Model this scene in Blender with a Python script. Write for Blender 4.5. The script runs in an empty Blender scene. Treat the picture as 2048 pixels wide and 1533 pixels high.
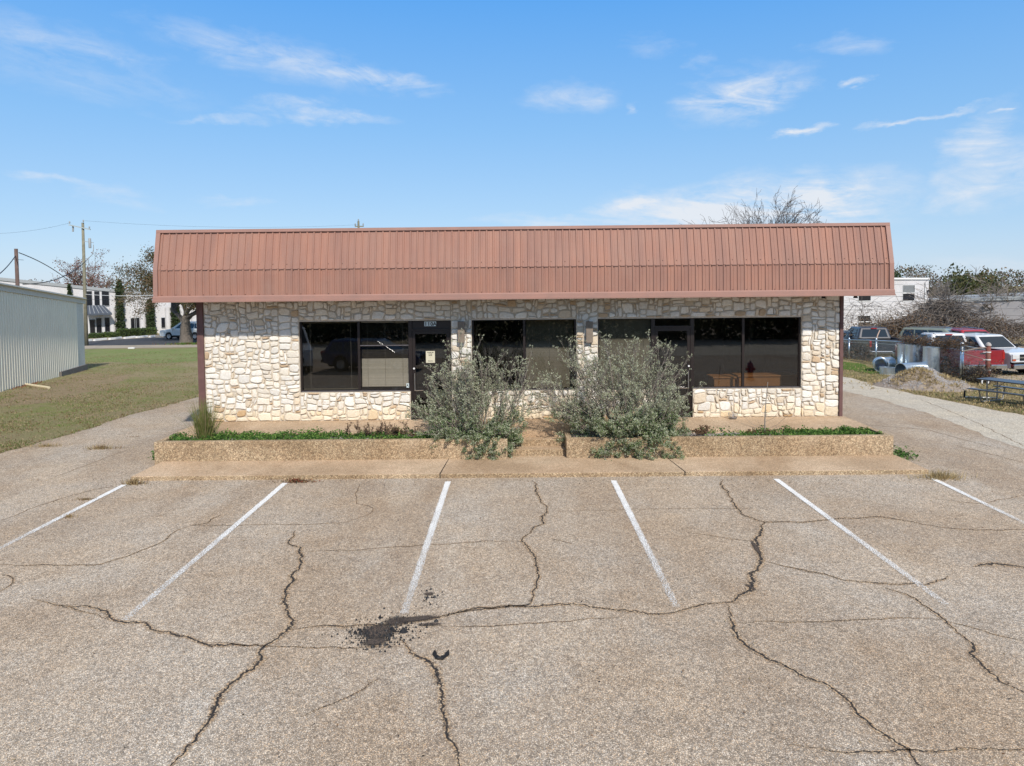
import bpy, bmesh, math, random
import numpy as np
from mathutils import Matrix, Vector, noise as mnoise
PI = math.pi; R = math.radians
scene = bpy.context.scene
col = scene.collection

# ------------------------------------------------------------------ camera
F = 1420.0; CX = 1024.0; PITCH = 0.047; YAW = 0.0049; ROLL = 0.0098; HC = 4.0
PY = 574 + F * math.tan(PITCH)
fw = Vector((-math.sin(YAW) * math.cos(PITCH), math.cos(YAW) * math.cos(PITCH), -math.sin(PITCH)))
r0 = Vector((math.cos(YAW), math.sin(YAW), 0)); u0 = r0.cross(fw)
rt = math.cos(ROLL) * r0 - math.sin(ROLL) * u0
up = math.sin(ROLL) * r0 + math.cos(ROLL) * u0
CAM = Vector((0, 0, HC))
camd = bpy.data.cameras.new('camera'); cam = bpy.data.objects.new('camera', camd); col.objects.link(cam)
m = Matrix((rt, up, -fw)).transposed().to_4x4(); m.translation = CAM
cam.matrix_world = m
camd.sensor_width = 36; camd.sensor_fit = 'HORIZONTAL'; camd.lens = F * 36 / 2048
camd.shift_y = -(766.5 - PY) / 2048; camd.clip_end = 3000; camd.clip_start = .1
scene.camera = cam

def ray(px, py):
    return (fw + rt * ((px - CX) / F) + up * ((PY - py) / F))
def prof(y):
    if y < 22: return 0.0
    if y < 100: return -0.02 * (y - 22)
    return -1.56
def ground(px, py, dz=0.0):
    d = ray(px, py); t = 1.0
    for _ in range(4000):
        p = CAM + d * t
        if p.z <= prof(p.y) + dz: break
        t += 0.05 if t < 40 else 0.1
    return Vector((p.x, p.y, prof(p.y) + dz))
def onY(px, py, Y):
    d = ray(px, py); return CAM + d * (Y / d.y)
def ppm(p):
    return F / (Vector(p) - CAM).dot(fw)

# ------------------------------------------------------------------ materials
def nodes(name):
    m = bpy.data.materials.new(name); m.use_nodes = True
    nt = m.node_tree; b = nt.nodes['Principled BSDF']
    return m, nt, b
def N(nt, t, **kw):
    n = nt.nodes.new(t)
    for k, v in kw.items():
        if k.startswith('i_'):
            n.inputs[k[2:].replace('_', ' ')].default_value = v
        elif k.startswith('n_'):
            n.inputs[int(k[2:])].default_value = v
        else: setattr(n, k, v)
    return n
def ramp(nt, stops, interp='LINEAR'):
    n = nt.nodes.new('ShaderNodeValToRGB'); n.color_ramp.interpolation = interp
    e = n.color_ramp.elements
    while len(e) > 1: e.remove(e[-1])
    e[0].position = stops[0][0]; e[0].color = (*stops[0][1], 1)
    for p, c in stops[1:]:
        x = e.new(p); x.color = (*c, 1)
    return n
def mixc(nt, a, b, fac, mode='MIX'):
    n = nt.nodes.new('ShaderNodeMix'); n.data_type = 'RGBA'; n.blend_type = mode; n.clamp_factor = True
    for s, v in ((n.inputs[6], a), (n.inputs[7], b), (n.inputs[0], fac)):
        if isinstance(v, bpy.types.NodeSocket): nt.links.new(v, s)
        elif isinstance(v, (tuple, list)): s.default_value = (*v, 1)
        else: s.default_value = v
    return n.outputs[2]
def coords(nt, kind='Object'):
    return nt.nodes.new('ShaderNodeTexCoord').outputs[kind]
def nz(nt, co, scale, detail=4, rough=.55, dist=0, sc=None):
    if sc:
        mp = N(nt, 'ShaderNodeMapping'); mp.inputs['Scale'].default_value = sc
        nt.links.new(co, mp.inputs['Vector']); co = mp.outputs[0]
    n = N(nt, 'ShaderNodeTexNoise'); n.inputs['Scale'].default_value = scale
    n.inputs['Detail'].default_value = detail; n.inputs['Roughness'].default_value = rough
    n.inputs['Distortion'].default_value = dist
    nt.links.new(co, n.inputs['Vector']); return n.outputs['Fac']
def rng_(nt, v, a, b, c=0., d=1.):
    n = N(nt, 'ShaderNodeMapRange'); n.inputs[1].default_value = a; n.inputs[2].default_value = b
    n.inputs[3].default_value = c; n.inputs[4].default_value = d; nt.links.new(v, n.inputs[0]); return n.outputs[0]
def bump(nt, h, b, strength=.3, dist=.01):
    n = N(nt, 'ShaderNodeBump'); n.inputs['Strength'].default_value = strength; n.inputs['Distance'].default_value = dist
    nt.links.new(h, n.inputs['Height']); nt.links.new(n.outputs[0], b.inputs['Normal'])
def math_(nt, op, a, b=None):
    n = N(nt, 'ShaderNodeMath', operation=op)
    for i, v in enumerate((a, b)):
        if v is None: continue
        if isinstance(v, bpy.types.NodeSocket): nt.links.new(v, n.inputs[i])
        else: n.inputs[i].default_value = v
    return n.outputs[0]

def simple(name, c, rough=.7, metal=0, var=.25, scale=8, bmp=0, c2=None, spec=.4, coat=0):
    m, nt, b = nodes(name)
    co = coords(nt)
    f = nz(nt, co, scale, 5)
    c2 = c2 or tuple(x * (1 - var) for x in c)
    nt.links.new(mixc(nt, c2, c, rng_(nt, f, .3, .7)), b.inputs['Base Color'])
    b.inputs['Roughness'].default_value = rough; b.inputs['Metallic'].default_value = metal
    b.inputs['Specular IOR Level'].default_value = spec
    if coat: b.inputs['Coat Weight'].default_value = coat
    if bmp: bump(nt, nz(nt, co, scale * 5, 5), b, bmp)
    return m

def aggregate(name, cols, big1, big2, stone=95, bmp=.5, mx=(.1,.085,.07), g2=(.62,1.38), lane=False):
    """pebbles of several colours set in a matrix, with broad stains"""
    m, nt, b = nodes(name)
    co = coords(nt)
    v = N(nt, 'ShaderNodeTexVoronoi'); v.inputs['Scale'].default_value = stone; nt.links.new(co, v.inputs['Vector'])
    sep = N(nt, 'ShaderNodeSeparateColor'); nt.links.new(v.outputs['Color'], sep.inputs[0])
    rp = ramp(nt, cols, 'CONSTANT'); nt.links.new(sep.outputs[0], rp.inputs[0])
    edge = rng_(nt, v.outputs['Distance'], .25, .62)
    c = mixc(nt, rp.outputs[0], mx, edge)
    # second coarser layer of grains keeps some contrast from farther off
    v2 = N(nt, 'ShaderNodeTexVoronoi'); v2.inputs['Scale'].default_value = stone * .38; nt.links.new(co, v2.inputs['Vector'])
    sep2 = N(nt, 'ShaderNodeSeparateColor'); nt.links.new(v2.outputs['Color'], sep2.inputs[0])
    g = rng_(nt, sep2.outputs[1], 0, 1, g2[0], g2[1])
    n2 = mixc(nt, (0, 0, 0), (1, 1, 1), 1.0)
    mul = N(nt, 'ShaderNodeVectorMath', operation='SCALE'); nt.links.new(c, mul.inputs[0]); nt.links.new(g, mul.inputs['Scale'])
    c = mul.outputs[0]
    f1 = rng_(nt, nz(nt, co, .55, 6, .6), .36, .64)
    st = mixc(nt, big1, big2, f1)
    c = mixc(nt, c, st, 1.0, 'MULTIPLY')
    f2 = rng_(nt, nz(nt, co, 1.6, 8, .7, 1.2), .46, .78, .0, .5)
    c = mixc(nt, c, (.62, .56, .52), f2, 'MULTIPLY')
    if lane:
        f3 = rng_(nt, nz(nt, co, 1, 5, .6, .8, (.42, .16, 1)), .40, .60)
        c = mixc(nt, c, mixc(nt, (.85, .80, .75), (1.0, 1.0, 1.0), f3), 1.0, 'MULTIPLY')
        f4 = rng_(nt, nz(nt, co, .9, 4, .5, 0, (1, 1.3, 1)), .62, .76, 0, .22)
        c = mixc(nt, c, (.60, .47, .33), f4)
        f5 = rng_(nt, nz(nt, co, 5.5, 6, .75, .5), .64, .78, 0, .45)
        c = mixc(nt, c, (.45, .42, .38), f5, 'MULTIPLY')
        f6 = rng_(nt, nz(nt, co, 150, 2, .6), .63, .70, 0, .8)
        c = mixc(nt, c, (.10, .09, .08), f6)
    nt.links.new(c, b.inputs['Base Color']); b.inputs['Roughness'].default_value = .9
    b.inputs['Specular IOR Level'].default_value = .2
    bump(nt, v.outputs['Distance'], b, bmp, .006)
    return m

M = {}
M['asphalt'] = aggregate('aggregate_asphalt', [(0, (.86, .76, .64)), (.2, (.62, .54, .46)), (.4, (.95, .90, .82)), (.55, (.44, .38, .32)),
    (.68, (.82, .64, .46)), (.8, (.74, .71, .68)), (.92, (.16, .14, .125))], (.99, .90, .775), (.95, .92, .862), 84, .35, mx=(.31, .28, .25), g2=(.77, 1.23), lane=True)
M['pale'] = aggregate('worn_pale_asphalt', [(0, (.90, .84, .76)), (.3, (.72, .66, .60)), (.5, (.95, .92, .86)), (.7, (.60, .55, .50)), (.85, (.84, .74, .62))],
    (.94, .91, .80), (.86, .85, .78), 70, .3, mx=(.42, .39, .36), g2=(.82, 1.18))
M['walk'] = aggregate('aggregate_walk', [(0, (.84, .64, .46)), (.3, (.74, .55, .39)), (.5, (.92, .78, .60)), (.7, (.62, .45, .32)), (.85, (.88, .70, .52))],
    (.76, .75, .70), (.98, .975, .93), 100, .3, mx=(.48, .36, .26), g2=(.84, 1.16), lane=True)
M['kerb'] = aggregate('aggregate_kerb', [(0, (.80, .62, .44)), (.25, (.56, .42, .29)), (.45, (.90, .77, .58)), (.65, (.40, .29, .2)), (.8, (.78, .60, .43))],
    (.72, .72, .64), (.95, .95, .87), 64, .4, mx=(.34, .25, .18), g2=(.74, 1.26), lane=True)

# stone: colour attribute per stone
m, nt, b = nodes('limestone'); co = coords(nt)
at_ = N(nt, 'ShaderNodeAttribute'); at_.attribute_name = 'tone'
f = rng_(nt, nz(nt, co, 22, 8, .65), .3, .75, 0, 1)
c = mixc(nt, at_.outputs['Color'], (.80, .76, .70), f, 'MULTIPLY')
f2 = rng_(nt, nz(nt, co, 5, 6, .6), .55, .8, 0, .5)
c = mixc(nt, c, (.70, .54, .36), f2, 'MIX')
f3 = rng_(nt, nz(nt, co, 90, 3, .6), .62, .72, 0, .45)
c = mixc(nt, c, (.30, .22, .14), f3, 'MIX')
nt.links.new(c, b.inputs['Base Color']); b.inputs['Roughness'].default_value = .92; b.inputs['Specular IOR Level'].default_value = .15
bump(nt, nz(nt, co, 38, 8, .7), b, .55, .02); M['stone'] = m
M['mortar'] = simple('mortar', (.66, .58, .47), .95, var=.35, scale=14, bmp=.5)

# rust red sheet metal
m, nt, b = nodes('red_sheet_metal'); co = coords(nt)
g1 = rng_(nt, nz(nt, co, 1.0, 6, .6, 0, (3.2, 1, .35)), .35, .68)
c = mixc(nt, (.272, .146, .114), (.360, .181, .129), g1)
g2 = rng_(nt, nz(nt, co, 1.0, 8, .7, .3, (1.2, 1, .8)), .45, .75, 0, .55)
c = mixc(nt, c, (.31, .195, .155), g2)
g3 = rng_(nt, nz(nt, co, 1, 6, .75, 0, (26, 8, .9)), .68, .80, 0, .4)
c = mixc(nt, c, (.52, .31, .21), g3)
g4 = rng_(nt, nz(nt, co, 60, 3), .70, .78, 0, .6)
c = mixc(nt, c, (.16, .07, .055), g4)
nt.links.new(c, b.inputs['Base Color']); b.inputs['Roughness'].default_value = .62; b.inputs['Specular IOR Level'].default_value = .3
M['redmetal'] = m
M['redtrim'] = simple('red_trim_paint', (.34, .185, .145), .55, var=.18, scale=2.5, c2=(.28, .165, .135))
M['brownpost'] = simple('brown_trim_paint', (.155, .082, .075), .6, var=.25, scale=5)
M['soffit'] = simple('soffit_panel', (.10, .07, .06), .85, var=.3)
M['bronze'] = simple('bronze_anodised_frame', (.030, .022, .020), .38, metal=.3, var=.25, scale=3, spec=.5)
M['bronze_lit'] = simple('lit_sill_metal', (.28, .26, .27), .4, metal=.6, var=.3, scale=12)  # brighter copy of the frame bronze; light on its edges is painted in
M['black'] = simple('black_plastic', (.012, .012, .013), .5)
M['steel'] = simple('handle_steel', (.62, .60, .58), .3, metal=.9, var=.1)
M['white'] = simple('white_paint', (.78, .78, .77), .6, var=.07)
M['blind'] = simple('blind_slat', (.88, .80, .62), .5, var=.08)
M['blind_dark'] = simple('shade_toned_blind_slat', (.30, .26, .16), .5, var=.1)  # darker blind tan; the dimness behind the glass is put into the colour
M['cord'] = simple('blind_cord', (.4, .37, .3), .8)
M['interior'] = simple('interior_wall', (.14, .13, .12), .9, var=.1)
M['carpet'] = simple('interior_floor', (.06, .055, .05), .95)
M['wood'] = simple('desk_wood', (.52, .24, .075), .5, var=.25, scale=3)
M['paper'] = simple('notice_paper', (.62, .58, .44), .8, var=.05)
M['ink'] = simple('ink', (.03, .025, .02), .8)
M['tile_blue'] = simple('number_tile', (.62, .72, .74), .6, var=.1)
M['soil'] = simple('planter_soil', (.20, .17, .15), .95, var=.6, scale=22, bmp=.8, c2=(.42, .39, .38))
M['lamp'] = simple('sconce_paint', (.25, .20, .155), .6, var=.25, scale=6)

def glass(name, tint=.42, refl=1.6, tcol=(1, 1, 1)):
    m, nt, b = nodes(name)
    nt.nodes.remove(b)
    out = [n for n in nt.nodes if n.type == 'OUTPUT_MATERIAL'][0]
    tr = N(nt, 'ShaderNodeBsdfTransparent'); tr.inputs[0].default_value = tuple(tint * x for x in tcol) + (1,)
    gl = N(nt, 'ShaderNodeBsdfGlossy'); gl.inputs['Roughness'].default_value = .015; gl.inputs[0].default_value = (.95, .97, 1, 1)
    lw = N(nt, 'ShaderNodeLayerWeight'); lw.inputs[0].default_value = .5
    p5 = math_(nt, 'POWER', lw.outputs['Facing'], 5.0)
    k = math_(nt, 'MULTIPLY', math_(nt, 'ADD', math_(nt, 'MULTIPLY', p5, .9), .045), refl)
    mx = N(nt, 'ShaderNodeMixShader'); nt.links.new(k, mx.inputs[0]); nt.links.new(tr.outputs[0], mx.inputs[1]); nt.links.new(gl.outputs[0], mx.inputs[2])
    nt.links.new(mx.outputs[0], out.inputs[0])
    # slight waviness of old plate glass
    co = coords(nt); bp = N(nt, 'ShaderNodeBump'); bp.inputs['Strength'].default_value = .05; bp.inputs['Distance'].default_value = .01
    nt.links.new(nz(nt, co, 1.1, 2), bp.inputs['Height']); nt.links.new(bp.outputs[0], gl.inputs['Normal'])
    return m
M['glass'] = glass('tinted_window_glass', .52, 1.7)
M['bowlglass'] = glass('clear_glass', .93, 1.6)
M['carglass'] = simple('car_glass', (.02, .025, .028), .06, var=.1, spec=.8)

# ------------------------------------------------------------------ mesh builder
class MB:
    def __init__(s): s.v = []; s.f = []; s.mi = []; s.c = None; s.M = None; s.m = 0
    def p(s, q):
        q = Vector(q)
        if s.M is not None: q = s.M @ q
        s.v.append((q.x, q.y, q.z)); return len(s.v) - 1
    def face(s, idx): s.f.append(idx); s.mi.append(s.m)
    def poly(s, pts): s.face([s.p(q) for q in pts])
    def box(s, x0, x1, y0, y1, z0, z1):
        i = [s.p(q) for q in ((x0, y0, z0), (x1, y0, z0), (x1, y1, z0), (x0, y1, z0), (x0, y0, z1), (x1, y0, z1), (x1, y1, z1), (x0, y1, z1))]
        for a in ((3, 2, 1, 0), (4, 5, 6, 7), (0, 1, 5, 4), (1, 2, 6, 5), (2, 3, 7, 6), (3, 0, 4, 7)): s.face([i[k] for k in a])
    def bbox(s, x0, x1, y0, y1, z0, z1, b=.01):
        """box with chamfered edges"""
        bm = bmesh.new(); bmesh.ops.create_cube(bm, size=1)
        for v in bm.verts: v.co = ((x0 + x1) / 2 + v.co.x * (x1 - x0), (y0 + y1) / 2 + v.co.y * (y1 - y0), (z0 + z1) / 2 + v.co.z * (z1 - z0))
        bmesh.ops.bevel(bm, geom=bm.edges[:], offset=b, segments=2, affect='EDGES', profile=.6)
        base = len(s.v)
        for v in bm.verts: s.p(v.co)
        for f in bm.faces: s.face([base + v.index for v in f.verts])
        bm.free()
    def prism(s, prof_, y0, y1, axis='y'):
        """outline prof_ [(a,b)] extruded along axis"""
        def mk(a, b, t):
            return {'y': (a, t, b), 'x': (t, a, b), 'z': (a, b, t)}[axis]
        A = [s.p(mk(a, b, y0)) for a, b in prof_]; B = [s.p(mk(a, b, y1)) for a, b in prof_]
        n = len(A); s.face(A[::-1]); s.face(B)
        for i in range(n): s.face([A[i], A[(i + 1) % n], B[(i + 1) % n], B[i]])
    def tube(s, path, rad, n=6, cap=False):
        path = [Vector(q) for q in path]
        if not isinstance(rad, (list, tuple)): rad = [rad] * len(path)
        prev = None; u = None
        for i, q in enumerate(path):
            a = path[min(i + 1, len(path) - 1)] - path[max(i - 1, 0)]
            if a.length < 1e-9: a = Vector((0, 0, 1))
            a.normalize()
            if u is None:
                u = a.orthogonal().normalized()
            else:
                u = (u - a * u.dot(a))
                if u.length < 1e-6: u = a.orthogonal()
                u.normalize()
            w = a.cross(u)
            ring = [s.p(q + (u * math.cos(2 * PI * k / n) + w * math.sin(2 * PI * k / n)) * rad[i]) for k in range(n)]
            if prev:
                for k in range(n): s.face([prev[k], prev[(k + 1) % n], ring[(k + 1) % n], ring[k]])
            elif cap: s.face(ring[::-1])
            prev = ring
        if cap: s.face(prev)
    def lathe(s, prof_, cen=(0, 0, 0), n=24):
        prev = None
        for r, z in prof_:
            ring = [s.p((cen[0] + r * math.cos(2 * PI * k / n), cen[1] + r * math.sin(2 * PI * k / n), cen[2] + z)) for k in range(n)]
            if prev:
                for k in range(n): s.face([prev[k], prev[(k + 1) % n], ring[(k + 1) % n], ring[k]])
            prev = ring
    def build(s, name, mat, parent=None, smooth=False, tones=None):
        me = bpy.data.meshes.new(name); me.from_pydata(s.v, [], s.f)
        for mm in (mat if isinstance(mat, (list, tuple)) else [mat]): me.materials.append(mm)
        if any(s.mi): me.polygons.foreach_set('material_index', s.mi)
        if smooth: me.polygons.foreach_set('use_smooth', [True] * len(s.f))
        if tones is not None:
            a = me.attributes.new('tone', 'FLOAT_COLOR', 'FACE'); a.data.foreach_set('color', np.array(tones, dtype=np.float32).ravel())
        me.update()
        o = bpy.data.objects.new(name, me); col.objects.link(o)
        if parent is not None: o.parent = parent
        return o

def tag(o, label=None, cat=None, group=None, kind=None):
    if label: o['label'] = label
    if cat: o['category'] = cat
    if group: o['group'] = group
    if kind: o['kind'] = kind
    return o
def thing(name, label, cat, loc=(0, 0, 0), rz=0, group=None):
    o = bpy.data.objects.new(name, None); col.objects.link(o); o.location = loc; o.rotation_euler = (0, 0, rz)
    o.empty_display_size = .2
    return tag(o, label, cat, group)
def copy_tree(o, parent=None):
    c = o.copy(); col.objects.link(c); c.parent = parent
    for ch in [x for x in bpy.data.objects if x.parent == o]: copy_tree(ch, c)
    return c
def struct(o): o['kind'] = 'structure'; return o

def leaves(name, pts, size, mats, parent=None, seed=0, aspect=.5, jit=0.0, upbias=0.0, extra=None):
    """pts (n,3): one small diamond leaf at each point, merged into one mesh"""
    rs = np.random.RandomState(seed); P = np.asarray(pts, dtype=float); n = len(P)
    P = P + rs.normal(0, 1, (n, 3)) * jit
    d = rs.normal(0, 1, (n, 3)); d[:, 2] += upbias; d /= np.linalg.norm(d, axis=1)[:, None]
    e = rs.normal(0, 1, (n, 3)); e -= d * np.sum(e * d, axis=1)[:, None]; e /= np.linalg.norm(e, axis=1)[:, None]
    L = size * (.6 + .8 * rs.rand(n))[:, None]
    V = np.stack([P, P + d * L * .5 + e * L * aspect * .5, P + d * L, P + d * L * .5 - e * L * aspect * .5], 1).reshape(-1, 3)
    Fc = np.arange(4 * n).reshape(n, 4)
    me = bpy.data.meshes.new(name); me.from_pydata(V.tolist(), [], Fc.tolist())
    for mm in mats: me.materials.append(mm)
    me.polygons.foreach_set('material_index', rs.randint(0, len(mats), n).astype(np.int32))
    me.update(); o = bpy.data.objects.new(name, me); col.objects.link(o)
    if parent is not None: o.parent = parent
    return o

def leafmat(name, c, rough=.65, trans=.32):
    m, nt, b = nodes(name); co = coords(nt)
    cc = mixc(nt, tuple(x * .75 for x in c), tuple(min(1, x * 1.2) for x in c), rng_(nt, nz(nt, co, 3, 3), .3, .7))
    nt.links.new(cc, b.inputs['Base Color'])
    b.inputs['Roughness'].default_value = rough; b.inputs['Specular IOR Level'].default_value = .25
    tl = N(nt, 'ShaderNodeBsdfTranslucent'); nt.links.new(cc, tl.inputs[0])
    mx = N(nt, 'ShaderNodeMixShader'); mx.inputs[0].default_value = trans; nt.links.new(b.outputs[0], mx.inputs[1]); nt.links.new(tl.outputs[0], mx.inputs[2])
    out = [n for n in nt.nodes if n.type == 'OUTPUT_MATERIAL'][0]; nt.links.new(mx.outputs[0], out.inputs[0])
    return m

# ------------------------------------------------------------------ ground sheets
YB = [22, 100]
def clip_sheet(poly, zoff, name, mat, parent=None, extra_cuts=()):
    bm = bmesh.new(); vs = [bm.verts.new((p[0], p[1], 0)) for p in poly]; bm.faces.new(vs)
    bm.normal_update()
    if bm.faces[:][0].normal.z < 0: bmesh.ops.reverse_faces(bm, faces=bm.faces[:])
    for y in list(YB) + list(extra_cuts):
        bmesh.ops.bisect_plane(bm, geom=bm.verts[:] + bm.edges[:] + bm.faces[:], plane_co=(0, y, 0), plane_no=(0, 1, 0), dist=1e-5)
    bmesh.ops.triangulate(bm, faces=bm.faces[:])
    for v in bm.verts: v.co.z = prof(v.co.y) + zoff
    me = bpy.data.meshes.new(name); bm.to_mesh(me); bm.free(); me.materials.append(mat)
    o = bpy.data.objects.new(name, me); col.objects.link(o)
    if parent is not None: o.parent = parent
    return o
def wavy(pts, amp, step, seed, closed=False):
    rs = random.Random(seed); out = []
    n = len(pts)
    for i in range(n if closed else n - 1):
        a = Vector(pts[i][:2]); b = Vector(pts[(i + 1) % n][:2]); L = (b - a).length; k = max(1, int(L / step))
        nrm = Vector((-(b - a).y, (b - a).x)).normalized()
        for j in range(k):
            q = a.lerp(b, j / k)
            if j > 0 or i > 0: q = q + nrm * (rs.gauss(0, amp) + amp * 2 * mnoise.noise((q.x * 1.3, q.y * 1.3, seed)))
            out.append((q.x, q.y))
    if not closed: out.append(tuple(pts[-1][:2]))
    return out

# dry ground with green patches
def turf(name, pal, gscale=.35):
    m, nt, b = nodes(name); co = coords(nt)
    a = rng_(nt, nz(nt, co, gscale, 5, .6), .38, .62)
    c = mixc(nt, pal[0], pal[1], a)
    a2 = rng_(nt, nz(nt, co, 1.7, 8, .7, .5), .42, .66)
    c = mixc(nt, c, pal[2], a2)
    a3 = rng_(nt, nz(nt, co, 16, 8, .8), .48, .64, 0, .85)
    c = mixc(nt, c, pal[3], a3)
    a4 = rng_(nt, nz(nt, co, 34, 4, .8), .60, .72, 0, .6)
    c = mixc(nt, c, (.42, .36, .26), a4)
    nt.links.new(c, b.inputs['Base Color']); b.inputs['Roughness'].default_value = 1; b.inputs['Specular IOR Level'].default_value = .05
    bump(nt, nz(nt, co, 20, 8, .8), b, 1.0, .06)
    return m
M['turf'] = turf('field_turf', [(.23, .25, .095), (.35, .28, .18), (.31, .25, .155), (.14, .16, .055)])
M['turf_dry'] = turf('dry_verge', [(.40, .31, .17), (.30, .25, .13), (.22, .20, .10), (.15, .13, .07)])
M['dirt'] = simple('dirt_lot', (.42, .35, .27), .95, var=.25, scale=1.2, bmp=.4)
M['road'] = simple('dark_asphalt', (.060, .062, .068), .9, var=.2, scale=3)
M['concrete'] = simple('pale_concrete', (.42, .36, .28), .9, var=.25, scale=3)

g = clip_sheet([(-700, -400), (700, -400), (700, 900), (-700, 900)], 0, 'ground', M['turf_dry'])
struct(g)

# field of grass on the left
A0 = ground(0, 909); edgeL = [ground(*q) for q in ((-140, 945), (0, 909), (60, 893), (100, 882), (150, 866), (185, 855), (255, 832), (330, 813), (410, 792), (430, 786))]
pe = wavy([(p.x, p.y) for p in edgeL], .05, .25, 3)
farL = [(-8.4, 27.5), (-6, 29), (-4, 52.0)]
f_far = [ground(q, 693.5) for q in (440, 175)]
poly = pe + [(f_far[0].x + 2, f_far[0].y), (f_far[1].x - 30, f_far[1].y - 2), (-80, 10), (pe[0][0] - 30, pe[0][1])]
fld = struct(clip_sheet(poly, .012, 'lawn', M['turf']))

# parking lot & drives
lotpoly_left = [(p[0], p[1]) for p in pe[::-1]]
R_edge = [ground(*q) for q in ((1640, 744), (1700, 757), (1760, 772), (1830, 790), (1900, 803), (1960, 815), (2048, 832), (2300, 880))]
re_ = wavy([(p.x, p.y) for p in R_edge], .05, .3, 7)
lotpoly = [(-60, -30), (60, -30), (60, re_[-1][1] - 1)] + re_[::-1] + [(re_[0][0] - 1.0, re_[0][1] + 6), (pe[-1][0] - .2, pe[-1][1] + 1)] + lotpoly_left + [(-60, pe[0][1])]
lot = struct(clip_sheet(lotpoly, .008, 'parking_lot', M['asphalt']))

strip = [Vector((p[0], p[1])) for p in re_]
st2 = wavy([(p.x, p.y) for p in [ground(*q) for q in ((2300, 990), (2048, 903), (1960, 866), (1850, 826), (1760, 800), (1700, 786), (1640, 772))]], .06, .3, 12)
struct(clip_sheet([(p.x - .05, p.y - .1) for p in strip] + st2[1:] if False else [(p.x - .06, p.y - .08) for p in strip] + st2, .0105, 'drive_strip', M['pale']))
# cracks: ribbons lying in the asphalt, own alpha for ragged edge
m, nt, b = nodes('asphalt_crack')
uv = N(nt, 'ShaderNodeUVMap').outputs[0]; sp = N(nt, 'ShaderNodeSeparateXYZ'); nt.links.new(uv, sp.inputs[0])
co = coords(nt)
na = nz(nt, co, 16, 6, .75); nb = nz(nt, co, 60, 4, .7)
off = math_(nt, 'MULTIPLY', math_(nt, 'SUBTRACT', na, .5), 1.6)
ad = math_(nt, 'ABSOLUTE', math_(nt, 'ADD', sp.outputs[0], off))
core = rng_(nt, ad, .12, .30, 1, 0)
ad2 = math_(nt, 'ADD', math_(nt, 'ABSOLUTE', sp.outputs[0]), math_(nt, 'MULTIPLY', math_(nt, 'SUBTRACT', nb, .5), 2.2))
fr = rng_(nt, ad2, .35, .75, 1, 0)
vv = N(nt, 'ShaderNodeTexVoronoi'); vv.inputs['Scale'].default_value = 70; nt.links.new(co, vv.inputs['Vector'])
sc_ = N(nt, 'ShaderNodeSeparateColor'); nt.links.new(vv.outputs['Color'], sc_.inputs[0])
rr = ramp(nt, [(0, (.62, .42, .24)), (.35, (.30, .22, .15)), (.6, (.75, .60, .42)), (.8, (.06, .05, .045))], 'CONSTANT'); nt.links.new(sc_.outputs[0], rr.inputs[0])
c = mixc(nt, rr.outputs[0], (.022, .019, .018), core)
nt.links.new(c, b.inputs['Base Color']); b.inputs['Roughness'].default_value = 1
al = math_(nt, 'MAXIMUM', core, math_(nt, 'MULTIPLY', fr, .75)); nt.links.new(al, b.inputs['Alpha'])
M['crack'] = m

def ribbon(mb, uvs, pts, w, z, seed, amp=.035, step=.06):
    rs = random.Random(seed); P = []
    pts = [Vector((p[0], p[1])) for p in pts]
    for i in range(len(pts) - 1):
        a, b2 = pts[i], pts[i + 1]; k = max(1, int((b2 - a).length / step))
        for j in range(k): P.append(a.lerp(b2, j / k))
    P.append(pts[-1])
    # smooth then jitter
    for _ in range(3): P = [P[0]] + [(P[i - 1] + P[i] * 2 + P[i + 1]) / 4 for i in range(1, len(P) - 1)] + [P[-1]]
    Q = []
    for i, q in enumerate(P):
        n1 = mnoise.noise((q.x * 3, q.y * 3, seed)); n2 = mnoise.noise((q.x * 11, q.y * 11, seed + 9))
        n3 = mnoise.noise((q.x * 3 + 50, q.y * 3, seed)); n4 = mnoise.noise((q.x * 11 + 50, q.y * 11, seed + 9))
        Q.append(q + Vector((n1 * amp * 2 + n2 * amp, n3 * amp * 2 + n4 * amp)))
    prev = None; L = 0
    for i, q in enumerate(Q):
        t = Q[min(i + 1, len(Q) - 1)] - Q[max(i - 1, 0)]
        if t.length < 1e-6: continue
        t.normalize(); nn = Vector((-t.y, t.x))
        ww = w * (.7 + .6 * mnoise.noise((q.x * 1.7, q.y * 1.7, seed + 3)) + .25)
        e = min(i, len(Q) - 1 - i) / max(1, min(8, len(Q) / 4)); ww *= min(1, .25 + .75 * e)
        a = mb.p((q.x + nn.x * ww, q.y + nn.y * ww, prof(q.y) + z)); b2 = mb.p((q.x - nn.x * ww, q.y - nn.y * ww, prof(q.y) + z))
        if i: L += (q - Q[i - 1]).length
        if prev:
            mb.face([prev[0], prev[1], b2, a]); uvs += [(-1, prev[2]), (1, prev[2]), (1, L), (-1, L)]
        prev = (a, b2, L)
def finish_uv(o, uvs):
    l = o.data.uv_layers.new(name='UVMap'); l.data.foreach_set('uv', np.array(uvs, dtype=np.float32).ravel())

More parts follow.
